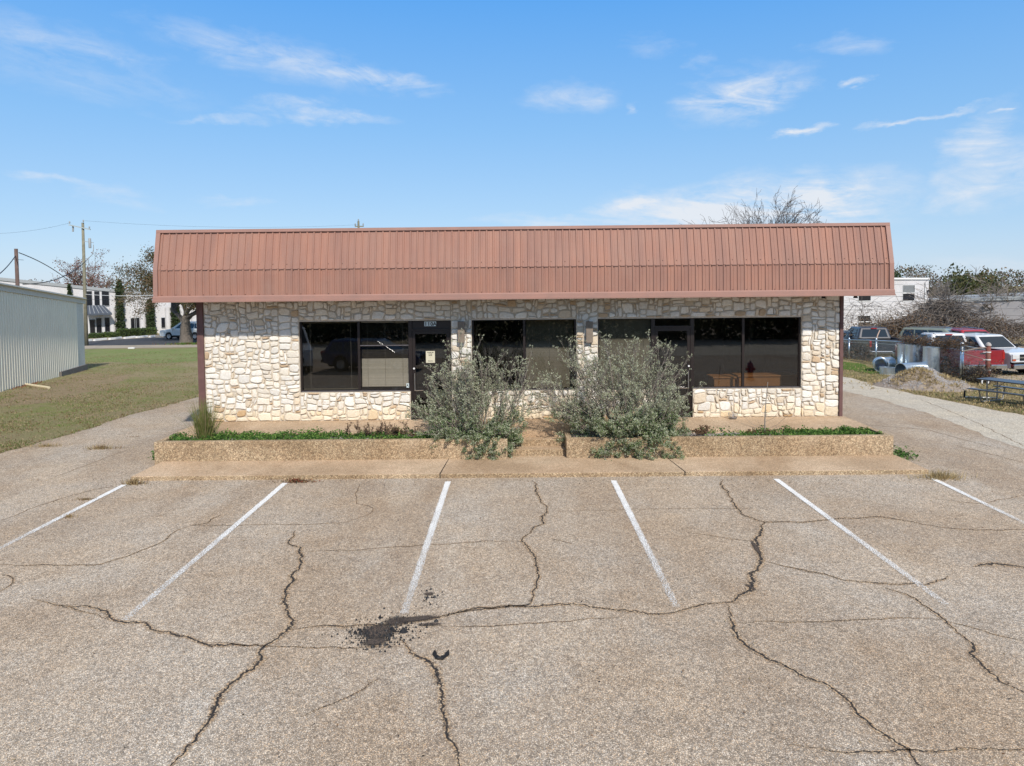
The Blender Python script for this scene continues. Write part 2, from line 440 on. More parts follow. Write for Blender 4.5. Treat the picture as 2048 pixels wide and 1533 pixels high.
cracks = [
 (.05, [(1068, 965), (1078, 1000), (1097, 1020), (1085, 1045), (1045, 1085), (1055, 1105), (1075, 1145), (1070, 1190), (1055, 1215), (960, 1222), (880, 1236)]),
 (.024, [(1045, 1085), (960, 1085), (830, 1095), (720, 1103), (612, 1107)]),
 (.075, [(592, 1065), (580, 1088), (600, 1098), (603, 1125), (585, 1160), (570, 1190), (572, 1230), (583, 1262), (560, 1280), (525, 1297), (515, 1330), (480, 1360), (445, 1395), (420, 1450), (380, 1500), (330, 1550)]),
 (.055, [(583, 1262), (660, 1256), (760, 1260), (860, 1240), (940, 1222), (1055, 1215), (1160, 1212), (1240, 1228), (1330, 1236), (1420, 1212), (1470, 1208)]),
 (.10, [(1455, 1210), (1500, 1180), (1505, 1150), (1525, 1125), (1512, 1085), (1530, 1048)]),
 (.055, [(1440, 960), (1455, 990), (1480, 1030), (1530, 1048), (1620, 1045), (1660, 1040), (1760, 1035), (1850, 1050), (1920, 1062), (2060, 1062)]),
 (.05, [(1525, 1125), (1600, 1142), (1700, 1165), (1780, 1172), (1860, 1172), (1895, 1155)]),
 (.065, [(1775, 1175), (1830, 1205), (1880, 1235), (1900, 1255), (1940, 1285), (1945, 1315), (1985, 1355), (2060, 1400)]),
 (.06, [(1455, 1210), (1455, 1240), (1480, 1280), (1530, 1320), (1600, 1350), (1680, 1395), (1725, 1430), (1760, 1465), (1800, 1495), (1850, 1555)]),
 (.022, [(1470, 1250), (1600, 1247), (1740, 1242), (1870, 1240)]),
 (.03, [(1580, 1495), (1700, 1510), (1850, 1508), (2060, 1497)]),
 (.06, [(120, 1212), (180, 1215), (240, 1245), (290, 1255), (320, 1272), (380, 1275), (410, 1290), (525, 1297)]),
 (.03, [(0, 1131), (90, 1135), (200, 1133), (270, 1110), (320, 1090), (350, 1065), (380, 1053)]),
 (.02, [(380, 1053), (480, 1052), (610, 1050), (690, 1048), (740, 1030), (750, 1018), (715, 1010), (710, 990), (725, 968)]),
 (.06, [(800, 1280), (830, 1310), (870, 1340), (885, 1380), (885, 1430), (900, 1480), (915, 1550)]),
 (.03, [(380, 1053), (420, 1048), (420, 1042), (445, 1032)]),
 (.02, [(1380, 1068), (1460, 1080), (1510, 1085)]), (.018, [(1100, 1080), (1150, 1092)]),
 (.014, [(1100, 1025), (1300, 1020), (1530, 1020)]), (.018, [(860, 1255), (950, 1257), (1100, 1250), (1240, 1240)]),
 (.12, [(1950, 1137), (2000, 1132), (2070, 1142)]), (.02, [(0, 1045), (60, 1020), (120, 1000), (190, 980), (245, 974)]),
 (.02, [(410, 1290), (600, 1300), (800, 1300)]), (.02, [(1870, 1240), (2060, 1290)]), (.025, [(0, 1190), (30, 1160), (0, 1150)]),
 (.02, [(1870, 1000), (1960, 1010), (2060, 990)]), (.02, [(1840, 800), (1960, 850), (2060, 900)]), (.02, [(1700, 850), (1850, 860), (2000, 900)]),
 (.03, [(220, 1240), (100, 1210), (60, 1200)]), (.018, [(600, 1440), (700, 1400), (760, 1360)]),
 (.02, [(100, 960), (180, 930), (260, 900)]), (.018, [(1900, 890), (2060, 930)]),
]
mb = MB(); uvs = []
for i, (w, pl) in enumerate(cracks):
    ribbon(mb, uvs, [ground(*q) for q in pl], w * 1.0 + .004, .0135, 20 + i, .04 if w > .03 else .024)
o = mb.build('crack', M['crack'], lot); finish_uv(o, uvs)

# worn painted stall lines
m, nt, b = nodes('worn_white_paint')
uv = N(nt, 'ShaderNodeUVMap').outputs[0]; sp = N(nt, 'ShaderNodeSeparateXYZ'); nt.links.new(uv, sp.inputs[0])
co = coords(nt)
a = nz(nt, co, 55, 5, .8); w = nz(nt, co, 2.5, 3)
thr = math_(nt, 'ADD', math_(nt, 'MULTIPLY', sp.outputs[1], .14), math_(nt, 'ADD', .325, math_(nt, 'MULTIPLY', w, .14)))
ex = math_(nt, 'MULTIPLY', math_(nt, 'POWER', math_(nt, 'ABSOLUTE', sp.outputs[0]), 5), .14)
k = math_(nt, 'GREATER_THAN', a, math_(nt, 'ADD', thr, ex))
nt.links.new(k, b.inputs['Alpha']); b.inputs['Base Color'].default_value = (.80, .80, .78, 1); b.inputs['Roughness'].default_value = .8
M['line'] = m
for (a, b2) in (((249, 972), (0, 1099)), ((570, 968), (249, 1245)), ((896, 965), (808, 1232)), ((1227, 963), (1353, 1220)), ((1552, 960), (1893, 1212)), ((1858, 956), (2075, 1061))):
    P = ground(*a); Q = ground(*b2); mb = MB(); uvs = []
    if a[0] == 249: Q = P + (Q - P) * 1.12
    d = (Q - P); n_ = 14; side = Vector((-d.y, d.x, 0)).normalized() * .062
    for i in range(n_):
        p0 = P + d * (i / n_); p1 = P + d * ((i + 1) / n_); z = Vector((0, 0, .0165))
        mb.poly([p0 - side + z - Vector((0, 0, p0.z)), p0 + side + z - Vector((0, 0, p0.z)), p1 + side + z - Vector((0, 0, p1.z)), p1 - side + z - Vector((0, 0, p1.z))])
        uvs += [(1, i / n_), (-1, i / n_), (-1, (i + 1) / n_), (1, (i + 1) / n_)]
    o = mb.build('painted_line', M['line'], lot); finish_uv(o, uvs)

# ------------------------------------------------------------------ building geometry
YW = 18.44; ZS = .545; YK = 14.70; YP = 15.98; YP2 = 16.14; YU = 16.92
XL = onY(412, 845, YW).x; XR = onY(1678, 833, YW).x
def wx(px, py=720): return onY(px, py, YW).x
def wz(py, px=1024): return onY(px, py, YW).z
PXL, PXR = XL - .12, XR + .12

# lower walk with kerb face, steps, upper slab
kx0 = onY(262, 957, YK).x; kx1 = onY(1858, 944, YK).x
mb = MB(); mb.bbox(kx0, kx1, YK, YP + .3, -.1, .10, .018)
wk = struct(mb.build('sidewalk', [M['walk'], M['kerb']]))
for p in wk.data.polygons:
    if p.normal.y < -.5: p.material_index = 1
mb = MB()
for (px, jx) in ((880, .06), (1370, -.12)):
    x = onY(px, 945, YK).x; mb.poly([(x - .012, YK - .003, .1022), (x + .012, YK - .003, .1022), (x + jx + .008, YP, .1022), (x + jx - .008, YP, .1022)])
    mb.poly([(x - .012, YK - .003, 0.02), (x + .012, YK - .003, 0.02), (x + .012, YK - .003, .1022), (x - .012, YK - .003, .1022)])
mb.build('joint', M['ink'], wk)
sx0 = onY(1015, 900, YP).x; sx1 = onY(1133, 900, YP).x
mb = MB()
mb.bbox(sx0, sx1, YP + .22, YU + .05, .0, .25, .012)
mb.bbox(sx0, sx1, YP + .60, YU + .05, .0, .40, .012)
st = struct(mb.build('entrance_steps', [M['walk'], M['kerb']]))
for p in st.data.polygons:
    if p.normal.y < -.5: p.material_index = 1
mb = MB(); mb.bbox(PXL, PXR, YU, YW + .3, -.1, ZS, .012)
struct(mb.build('upper_walkway', M['walk']))

def planter(x0, x1, label, seed):
    o = thing('planter', label, 'planter', ((x0 + x1) / 2, YP, .1))
    inv = Matrix.Translation((-(x0 + x1) / 2, -YP, -.1))
    mb = MB(); mb.M = inv
    mb.bbox(x0, x1, YP, YP2, -.05, ZS, .014)
    mb.bbox(x0, x0 + .13, YP2, YU - .002, -.05, ZS - .004, .012); mb.bbox(x1 - .13, x1, YP2, YU - .002, -.05, ZS - .004, .012)
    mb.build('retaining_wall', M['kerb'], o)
    mb = MB(); mb.M = inv
    nx, ny = 60, 8; rs = random.Random(seed); idx = {}
    for i in range(nx + 1):
        for j in range(ny + 1):
            x = x0 + .12 + (x1 - x0 - .24) * i / nx; y = YP2 - .01 + (YU - YP2) * j / ny
            idx[i, j] = mb.p((x, y, ZS - .09 + .035 * mnoise.noise((x * 2, y * 2, seed)) + .02 * mnoise.noise((x * 9, y * 9, 1))))
    for i in range(nx):
        for j in range(ny): mb.face([idx[i, j], idx[i + 1, j], idx[i + 1, j + 1], idx[i, j + 1]])
    mb.build('soil', M['soil'], o, smooth=True)
    return o
planter(PXL, sx0, 'exposed aggregate planter left of the entrance steps, filled with clover', 1)
planter(sx1, PXR, 'exposed aggregate planter right of the entrance steps, with gravelly soil', 2)

# ---- the shop building
B = thing('shop_building', 'single-storey limestone shop with red ribbed metal mansard and dark glass fronts', 'building', ((XL + XR) / 2, YW + 6, 0))
BI = Matrix.Translation((-(XL + XR) / 2, -(YW + 6), 0))
def bmb():
    mb = MB(); mb.M = BI; return mb
ZT = 3.74  # top of stone under soffit
zwt = wz(637, 1100)            # window head
OA = (wx(599), wx(903)); zA0 = wz(786, 700); dA = (wx(820), wx(903))
OB = (wx(944), wx(1153)); zB0 = wz(781, 1050)
OC = (wx(1196), wx(1603)); zC0 = wz(778, 1400); dC = (wx(1307), wx(1386))
zA0 = zB0 = zC0 = (zA0 + zB0 + zC0) / 3
ZD = ZS + .02
TH = .22
# stone panels : rectangular fields of rubble
rsn = random.Random(11)
def rubble(mb, tones, x0, x1, z0, z1, seed, yf):
    rs = random.Random(seed); cell = .062
    nx = max(2, round((x1 - x0) / cell)); nzc = max(2, round((z1 - z0) / cell))
    cx = (x1 - x0) / nx; cz = (z1 - z0) / nzc
    occ = [[False] * nzc for _ in range(nx)]
    rects = []
    for j in range(nzc):
        for i in range(nx):
            if occ[i][j]: continue
            r = rs.random()
            if r < .16: w, h = rs.choice([(3, 1), (4, 1), (5, 1), (3, 1)])
            elif r < .40: w, h = rs.choice([(2, 2), (2, 3), (3, 3), (2, 4), (1, 3)])
            elif r < .85: w, h = rs.choice([(3, 2), (4, 2), (5, 2), (4, 3), (3, 2), (5, 3), (4, 2)])
            else: w, h = rs.choice([(6, 3), (5, 3), (6, 2), (5, 4)])
            w = min(w, nx - i); h = min(h, nzc - j)
            k = 0
            while k < w and not occ[i + k][j]: k += 1
            w = k
            ok = h
            for hh in range(1, h):
                if any(occ[i + q][j + hh] for q in range(w)): ok = hh; break
            h = ok
            if nx - (i + w) == 1 and i + w < nx and not any(occ[i + w][j + q] for q in range(h) if j + q < nzc): w += 1
            for a in range(w):
                for c_ in range(h): occ[i + a][j + c_] = True
            rects.append((i, j, w, h))
    def warp(x, z, edge):
        wxx = mnoise.noise((x * 2.1, z * 2.1, seed * 1.7)) * .075 + mnoise.noise((x * 6, z * 6, seed + 5.)) * .022
        wzz = mnoise.noise((x * 2.1 + 31, z * 2.1, seed * 1.7)) * .075 + mnoise.noise((x * 6, z * 6 + 17, seed + 5.)) * .022
        fx = min(1, max(0, min(x - x0, x1 - x) / .12)); fz = min(1, max(0, min(z - z0, z1 - z) / .12))
        return x + wxx * fx, z + wzz * fz
    for (i, j, w, h) in rects:
        a, b_ = x0 + i * cx, x0 + (i + w) * cx; c_, d_ = z0 + j * cz, z0 + (j + h) * cz
        g = .0065 + rs.random() * .004; a += g; b_ -= g; c_ += g; d_ -= g
        W, H = b_ - a, d_ - c_
        if W < .02 or H < .02: continue
        r_ = min(W, H) * rs.uniform(.08, .30)
        pts = []
        cj = [(rs.uniform(-.022, .006), rs.uniform(-.022, .006)) for _ in range(4)]
        corners = [(a, c_, 1, 1), (b_, c_, -1, 1), (b_, d_, -1, -1), (a, d_, 1, -1)]
        for q, (x, z, sx, sz) in enumerate(corners):
            ox, oz = x - sx * cj[q][0], z - sz * cj[q][1]
            rr_ = r_ * rs.uniform(.5, 1.3); rr_ = min(rr_, W * .45, H * .45)
            for t in ((0, .5, 1) if q % 2 == 0 else (1, .5, 0)):
                # from z-side to x-side
                ang = t * PI / 2
                px_ = ox + sx * rr_ * (1 - math.sin(ang)); pz_ = oz + sz * rr_ * (1 - math.cos(ang))
                pts.append((px_, pz_))
            # mid-edge points
            nx_, nz_ = corners[(q + 1) % 4][0:2]
            L = math.hypot(nx_ - x, nz_ - z)
            if L > .12:
                for t in ((.5,) if L < .25 else (.33, .67)):
                    jx = rs.uniform(-.006, .006)
                    mx, mz = x + (nx_ - x) * t, z + (nz_ - z) * t
                    if q % 2 == 0: mz += jx
                    else: mx += jx
                    pts.append((mx, mz))
        pts = [warp(x, z, 0) for x, z in pts]
        # order of first corner arcs: ensure consistent CCW by angle
        mx = sum(p[0] for p in pts) / len(pts); mz = sum(p[1] for p in pts) / len(pts)
        pts.sort(key=lambda p: math.atan2((p[1] - mz) / max(H, .01), (p[0] - mx) / max(W, .01)))
        dep = rs.uniform(.018, .046); tl = rs.uniform(-.05, .05); tz = rs.uniform(-.09, .06)
        n = len(pts)
        r1 = [mb.p((x, yf + .012, z)) for x, z in pts]
        r2 = [mb.p((x + (mx - x) * .03, yf - dep * .65 + (x - mx) * tl, z + (mz - z) * .05)) for x, z in pts]
        r3 = [mb.p((x + (mx - x) * .16, yf - dep + (x - mx) * tl + (z - mz) * tz + rs.uniform(-.003, .003), z + (mz - z) * .2)) for x, z in pts]
        r4 = mb.p((mx, yf - dep - .004, mz))
        v = rs.random()
        hrel = (z1 - mz)
        if (h == 1 and v < .42) or v < .03: t = (.62, .47, .32)
        elif v < .10: t = (.78, .68, .54)
        elif v < .4: t = (.84, .79, .70)
        else: t = (.87, .85, .80)
        if mz < ZS + .28: t = (t[0], t[1] * .93, t[2] * .8)
        k = rs.uniform(.88, 1.06); t = tuple(min(.9, q * k) for q in t) + (1,)
        for q in range(n):
            q2 = (q + 1) % n
            mb.face([r1[q], r1[q2], r2[q2], r2[q]]); mb.face([r2[q], r2[q2], r3[q2], r3[q]]); mb.face([r3[q], r3[q2], r4])
            tones += [t, t, t]
mb = bmb(); tones = []
panels = [(XL + .02, wx(559), ZS, ZT), (wx(559), OA[0], ZS, ZT), (OA[0], OA[1], zwt, ZT), (OA[0], dA[0], ZS, zA0), (OA[1], OB[0], ZS, ZT),
          (OB[0], OB[1], zwt, ZT), (OB[0], OB[1], ZS, zB0), (OB[1], OC[0], ZS, ZT), (OC[0], OC[1], zwt, ZT), (OC[0], dC[0], ZS, zC0),
          (dC[1], OC[1], ZS, zC0), (OC[1], wx(1650), ZS, ZT), (wx(1650), XR - .02, ZS, ZT)]
for i, (a, b_, c_, d_) in enumerate(panels): rubble(mb, tones, a, b_, c_, d_, 40 + i, YW)
mb.build('stone_facing', M['stone'], B, tones=tones)
# mortar backing = wall with openings
mb = bmb()
for i, (a, b_, c_, d_) in enumerate(panels):
    mb.box(a - .0005, b_ + .0005, YW + .001 * (i % 2), YW + TH, c_ - .03, d_)
mb.build('wall', M['mortar'], B)
# side and rear walls, ceiling, floor inside
mb = bmb()
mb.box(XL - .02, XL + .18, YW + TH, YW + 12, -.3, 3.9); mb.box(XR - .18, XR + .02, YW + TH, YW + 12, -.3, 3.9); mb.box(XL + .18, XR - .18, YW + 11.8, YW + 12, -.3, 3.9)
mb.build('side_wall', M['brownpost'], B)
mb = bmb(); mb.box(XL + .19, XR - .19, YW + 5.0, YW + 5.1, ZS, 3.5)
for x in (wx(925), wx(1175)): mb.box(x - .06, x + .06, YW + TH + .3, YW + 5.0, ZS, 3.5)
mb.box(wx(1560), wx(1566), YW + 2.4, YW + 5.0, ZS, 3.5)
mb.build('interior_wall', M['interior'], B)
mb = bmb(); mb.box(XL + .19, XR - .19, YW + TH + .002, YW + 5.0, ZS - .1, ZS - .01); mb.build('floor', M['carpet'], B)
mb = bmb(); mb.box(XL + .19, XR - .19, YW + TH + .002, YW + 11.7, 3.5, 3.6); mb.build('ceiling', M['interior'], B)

# roof
YE = 17.50; XE0 = onY(308, 600, YE).x; XE1 = onY(1787, 590, YE).x
ZE0 = 3.70; ZE1 = 3.855; ZBK = 4.495; ZTP = 5.50; YT = 17.78
RIB = .1715
def ribpanel(z0, z1, y0, y1, x0, x1, minor):
    """sheet with trapezoid ribs running up the slope"""
    mb = bmb(); xs = []
    x = x0
    n = int((x1 - x0) / RIB)
    pitch = (x1 - x0) / n
    for i in range(n):
        xx = x0 + i * pitch
        xs += [(xx, 0), (xx + .035, 0), (xx + .046, .026), (xx + .073, .026), (xx + .084, 0)]
        if minor: xs += [(xx + .118, 0), (xx + .124, .007), (xx + .134, .007), (xx + .140, 0)]
        else: xs += [(xx + .126, 0), (xx + .129, .003), (xx + .134, 0)]
    xs.append((x1, 0))
    d = Vector((0, y1 - y0, z1 - z0)).normalized(); nrm = Vector((0, -d.z, d.y))
    K = 5
    rows = []
    for k in range(K + 1):
        t = k / K; row = []
        for (x, h) in xs:
            wob = .006 * mnoise.noise((x * 1.5, t * 2, z0))
            q = Vector((x, y0 + (y1 - y0) * t, z0 + (z1 - z0) * t)) + nrm * (h + wob)
            row.append(mb.p(q))
        rows.append(row)
    for k in range(K):
        for i in range(len(xs) - 1): mb.face([rows[k][i], rows[k][i + 1], rows[k + 1][i + 1], rows[k + 1][i]])
    # screws
    mb.m = 1
    for i in range(n):
        for t in ((.06, .94) if minor else (.12, .965)):
            if (i + (t > .5)) % 2: continue
            x = x0 + i * pitch + .104
            q = Vector((x, y0 + (y1 - y0) * t, z0 + (z1 - z0) * t)) + nrm * .008
            r = .008
            mb.poly([q + Vector((-r, 0, -r)), q + Vector((r, 0, -r)), q + Vector((r, 0, r)), q + Vector((-r, 0, r))])
    return mb
xa, xb = XE0 + .085, XE1 - .085
roof = ribpanel(ZE1 - .02, ZBK, YE + .03, YE + .055, xa, xb, True).build('roof_panel', [M['redmetal'], M['ink']], B)
roof2 = ribpanel(ZBK, ZTP - .05, YE + .050, YT, xa, xb, False).build('roof_panel', [M['redmetal'], M['ink']], B)
mb = bmb()
mb.prism([(YE - .035, ZE0), (YE - .028, ZE1 - .03), (YE - .002, ZE1), (YE + .06, ZE1), (YE + .06, ZE0)], XE0 - .02, XE1 + .02, 'x')   # fascia gutter
mb.prism([(YE - .052, ZE0 - .006), (YE - .052, ZE0 + .035), (YE - .034, ZE0 + .045), (YE - .034, ZE0 - .006)], XE0 - .022, XE1 + .022, 'x')
mb.prism([(YT - .055, ZTP - .075), (YT - .045, ZTP), (YT + .25, ZTP + .01), (YT + .25, ZTP - .05), (YT + .02, ZTP - .05)], XE0 - .01, XE1 + .01, 'x')
# rake trims at both ends
for (x0, x1) in ((XE0 - .012, XE0 + .095), (XE1 - .095, XE1 + .012)):
    mb.prism([(YE - .01, ZE1 + .002), (YE + .012, ZBK), (YT - .045, ZTP - .052), (YT + .2, ZTP - .052), (YT + .2, ZE1 + .002)], x0, x1, 'x')
# hem at the knee of the roof
n = int((xb - xa) / RIB); pitch = (xb - xa) / n
for i in range(n):
    x = xa + i * pitch
    mb.box(x + .088, x + pitch + .034, YE + .030, YE + .055, ZBK - .010, ZBK + .006)
mb.build('roof_trim', M['redtrim'], B)
mb = bmb()
mb.box(XE0, XE1, YE + .061, YW - .002, ZE0 + .06, ZE0 + .09); mb.box(XE0, XL - .021, YW, YW + 12.6, ZE0 + .06, ZE0 + .09); mb.box(XR + .021, XE1, YW, YW + 12.6, ZE0 + .06, ZE0 + .09)
mb.build('soffit', M['soffit'], B)
mb = bmb(); mb.box(XE0 + .01, XE1 - .01, YT + .21, YW + 12.5, 4.9, 5.0)
mb.box(XE0 + .005, XE0 + .05, YT + .21, YW + 12.6, ZE0 + .1, ZTP - .1); mb.box(XE1 - .05, XE1 - .005, YT + .21, YW + 12.6, ZE0 + .1, ZTP - .1); mb.box(XE0 + .05, XE1 - .05, YW + 12.4, YW + 12.6, ZE0 + .1, ZTP - .1)
mb.build('roof_deck', M['redtrim'], B)
# corner posts
for (a, b_) in ((XL - .145, XL + .02), (XR - .02, XR + .065)):
    mb = bmb(); mb.bbox(a, b_, YW - .06, YW + .16, -.02, ZE0 + .06, .006); 
    mb.box(a + .05, a + .056, YW - .064, YW - .059, 0, ZE0 + .05) if b_ - a > .1 else None
    mb.build('corner_post', M['brownpost'], B)

# windows / doors
YF = YW + .07
def frame(mb, x0, x1, z0, z1, w=.05, d=.07, y=YF, bw=None):
    bw = bw or w
    mb.box(x0, x0 + w, y, y + d, z0, z1); mb.box(x1 - w, x1, y, y + d, z0, z1)
    mb.box(x0 + w, x1 - w, y + .001, y + d, z1 - w, z1); mb.box(x0 + w, x1 - w, y + .001, y + d, z0, z0 + bw)
def window(x0, x1, z0, z1, mulls=(), trans=(), label=None):
    mb = bmb(); frame(mb, x0, x1, z0, z1, .045)
    for mx in mulls: mb.box(mx - .03, mx + .03, YF - .004, YF + .07, z0 + .045, z1 - .045)
    for (a, b_, z) in trans: mb.box(a, b_, YF + .004, YF + .06, z - .02, z + .02)
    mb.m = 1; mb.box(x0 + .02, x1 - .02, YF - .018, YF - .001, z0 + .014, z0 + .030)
    for (a, b_, z) in trans: mb.box(a, b_, YF - .002, YF + .0035, z - .004, z + .01)
    o = mb.build('window', [M['bronze'], M['bronze_lit']], B)
    if label: o['label'] = label
    xs = [x0] + list(mulls) + [x1]
    for i in range(len(xs) - 1):
        mb = bmb(); y = YF + .035
        mb.poly([(xs[i] + .03, y, z0 + .04), (xs[i + 1] - .03, y, z0 + .04), (xs[i + 1] - .03, y, z1 - .04), (xs[i] + .03, y, z1 - .04)])
        mb.build('pane', M['glass'], o)
    return o
zbl = wz(692, 770)
window(OA[0], dA[0], zA0, zwt, [wx(717)], [(wx(717) + .03, dA[0] - .045, zbl)], 'two pane window left of the 110A door')
window(OB[0], OB[1], zB0, zwt, [wx(1049)], label='two pane window between the two stone piers')
window(OC[0], dC[0], zC0, zwt, label='single pane window left of the second door')
window(dC[1], OC[1], zC0, zwt, [wx(1488)], label='two pane window at the right end of the front')
def text_mb(mb, s, size, loc, mat_i, bold=0, extr=.001, align='CENTER'):
    c = bpy.data.curves.new('t', 'FONT'); c.body = s; c.size = size; c.align_x = align; c.offset = bold; c.extrude = extr
    o = bpy.data.objects.new('t', c); col.objects.link(o)
    dg = bpy.context.evaluated_depsgraph_get(); me = o.evaluated_get(dg).to_mesh()
    base = len(mb.v); mb.m = mat_i
    for v in me.vertices: mb.p((loc[0] + v.co.x, loc[1] - v.co.z, loc[2] + v.co.y))
    for p in me.polygons: mb.face([base + i for i in p.vertices])
    o.evaluated_get(dg).to_mesh_clear(); bpy.data.objects.remove(o); bpy.data.curves.remove(c)
def door(x0, x1, hinge_right, ztr, label, transom_panel):
    mb = bmb(); frame(mb, x0, x1, ZD, zwt, .05, .09)
    mb.box(x0 + .05, x1 - .05, YF + .003, YF + .09, ztr - .02, ztr + .03)
    mb.box(x0, x1, YF - .06, YF + .1, ZS - .02, ZD - .001)
    o = mb.build('door_frame', M['bronze'], B); o['label'] = label
    mb = bmb(); y = YF + .045
    mb.poly([(x0 + .05, y, ztr + .03), (x1 - .05, y, ztr + .03), (x1 - .05, y, zwt - .05), (x0 + .05, y, zwt - .05)])
    mb.build('transom', M['bronze'] if transom_panel else M['glass'], o)
    mb = bmb(); a, b_ = x0 + .056, x1 - .056; z1 = ztr - .026
    frame(mb, a, b_, ZD + .012, z1, .075, .045, YF + .012, bw=.17)
    dl = mb.build('door_leaf', M['bronze'], B)
    mb = bmb(); y = YF + .03
    mb.poly([(a + .07, y, ZD + .17), (b_ - .07, y, ZD + .17), (b_ - .07, y, z1 - .07), (a + .07, y, z1 - .07)])
    mb.build('pane', M['glass'], dl)
    hx = (a + .04) if hinge_right else (b_ - .04)
    s = 1 if hinge_right else -1
    mb = bmb(); zc = ZD + 1.02
    mb.tube([(hx + s * .02, YF + .01, zc + .17), (hx + s * .02, YF - .05, zc + .17), (hx + s * .02, YF - .05, zc - .27), (hx + s * .02, YF + .01, zc - .27)], .011, 8, True)
    mb.tube([(hx, YF - .012, zc - .28), (hx + s * .24, YF - .03, zc - .27)], .012, 6, True)
    mb.build('handle', M['steel'], dl)
    mb = bmb(); zl = zc + .30
    mb.tube([(hx - s * .005, YF - .012, zl), (hx - s * .005, YF + .012, zl)], .024, 14, True)
    mb.build('lock', M['white'], dl)
    return dl, o, a, b_, z1
ztA = wz(661, 860)
dl, df, a, b_, z1 = door(dA[0], dA[1], True, ztA, 'door frame under the number 110A', True)
mb = bmb(); xc = wx(859.5, 648); zc = wz(648.5, 860); w = .155
mb.box(xc - w, xc + w, YF + .030, YF + .044, zc - .062, zc + .062)
for i, chs in enumerate('110A'):
    text_mb(mb, chs, .132, (xc - w + .039 + i * .0775, YF + .0285, zc - .046), 1, .003)
mb.build('address_number', [M['tile_blue'], M['ink']], df)
mb = bmb(); xc = wx(860, 715); zc = wz(715, 860); hw, hh = .118, .155
mb.box(xc - hw, xc + hw, YF + .020, YF + .022, zc - hh, zc + hh)
for s, dz, sz in (('PLEASE USE', .105, .032), ('OTHER', .065, .030), ('DOOR', .028, .030), ('- -', -.012, .022), ('Thank You', -.115, .028)):
    text_mb(mb, s, sz, (xc, YF + .0185, zc + dz), 1, .0012, .0005)
mb.build('notice', [M['paper'], M['ink']], dl)
door(dC[0], dC[1], False, wz(655, 1350), 'door frame of the second shop, in the right-hand opening', False)
# accessible sticker on glass
mb = bmb(); xs_ = wx(814.5, 772); zs_ = wz(772, 814)
mb.box(xs_ - .034, xs_ + .034, YF + .024, YF + .026, zs_ - .06, zs_ + .05)
mb.m = 1
for (dx, dz, r) in ((0, .022, .012), (-.008, -.01, .014), (.014, -.022, .010)):
    mb.box(xs_ + dx - r, xs_ + dx + r, YF + .022, YF + .0235, zs_ + dz - r, zs_ + dz + r)
mb.build('sticker', [M['tile_blue'], M['ink']], B)

# blinds
def blind(x0, x1, z0, z1, y, mat, tilt, label, sag=0.0, cords=3, openz=None, pitch=.024, slat=.022):
    zt = z1
    o = thing('window_blind', label, 'blind', ((x0 + x1) / 2, y, z1), 0, 'slatted blinds behind the shop glass')
    mb = MB(); mb.M = Matrix.Translation((-(x0 + x1) / 2, -y, -z1))
    z = z0; rs = random.Random(int(x0 * 100))
    while z < z1 - .03:
        t = tilt if (openz is None or z < openz) else .08
        s_ = slat * (1 if (openz is None or z < openz) else .8)
        dz = math.sin(t) * s_ / 2; dy = math.cos(t) * s_ / 2
        j = rs.uniform(-.0015, .0015); sl = sag * (z - z0 < .14)
        mb.poly([(x0, y - dy, z - dz + j - sl), (x1, y - dy, z - dz + j), (x1, y + dy, z + dz + j), (x0, y + dy, z + dz + j - sl)])
        z += pitch
    mb.build('slats', mat, o)
    mb = MB(); mb.M = Matrix.Translation((-(x0 + x1) / 2, -y, -z1))
    mb.box(x0, x1, y - .015, y + .02, z1 - .03, z1); mb.build('head_rail', mat, o)
    mb = MB(); mb.M = Matrix.Translation((-(x0 + x1) / 2, -y, -z1)); mb.box(x0, x1, y - .011, y + .011, z0 - .03, z0 - .015)
    mb.build('bottom_rail', mat, o)
    for i in range(cords):
        mb = MB(); mb.M = Matrix.Translation((-(x0 + x1) / 2, -y, -z1))
        x = x0 + (x1 - x0) * (.13 + .74 * i / max(1, cords - 1)); mb.box(x - .003, x + .003, y - .017, y - .015, z0 - .02, z1)
        mb.build('cord', M['cord'], o)
yb = YW + TH - .05
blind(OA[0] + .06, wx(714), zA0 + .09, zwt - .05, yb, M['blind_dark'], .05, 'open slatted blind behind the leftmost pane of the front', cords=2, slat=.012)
blind(wx(721), dA[0] - .05, zA0 + .15, zwt - .05, yb, M['blind'], 1.25, 'half closed tan blind beside the 110A door', openz=wz(718, 770), sag=.0)
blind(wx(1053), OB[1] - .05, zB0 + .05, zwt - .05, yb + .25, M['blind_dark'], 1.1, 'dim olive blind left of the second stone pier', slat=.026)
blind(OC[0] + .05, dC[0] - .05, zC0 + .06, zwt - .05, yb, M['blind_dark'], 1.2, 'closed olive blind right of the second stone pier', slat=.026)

# interior desks
def desk(x0, x1, y0, y1, h, label):
    o = thing('desk', label, 'desk', ((x0 + x1) / 2, (y0 + y1) / 2, ZS), 0, None)
    mb = MB(); mb.M = Matrix.Translation((-(x0 + x1) / 2, -(y0 + y1) / 2, -ZS)); mb.bbox(x0, x1, y0, y1, ZS + h - .04, ZS + h, .008); mb.build('desk_top', M['wood'], o)
    mb = MB(); mb.M = Matrix.Translation((-(x0 + x1) / 2, -(y0 + y1) / 2, -ZS)); mb.bbox(x0 + .04, x1 - .04, y0 + .03, y0 + .06, ZS, ZS + h - .041, .004)
    mb.box(x0 + .04, x0 + .08, y0 + .061, y1 - .04, ZS, ZS + h - .041); mb.box(x1 - .08, x1 - .04, y0 + .061, y1 - .04, ZS, ZS + h - .041); mb.build('desk_panel', M['wood'], o)
desk(wx(1438), wx(1487), YW + .55, YW + 1.2, .98, 'orange brown wooden desk behind the right window, left of the mullion')
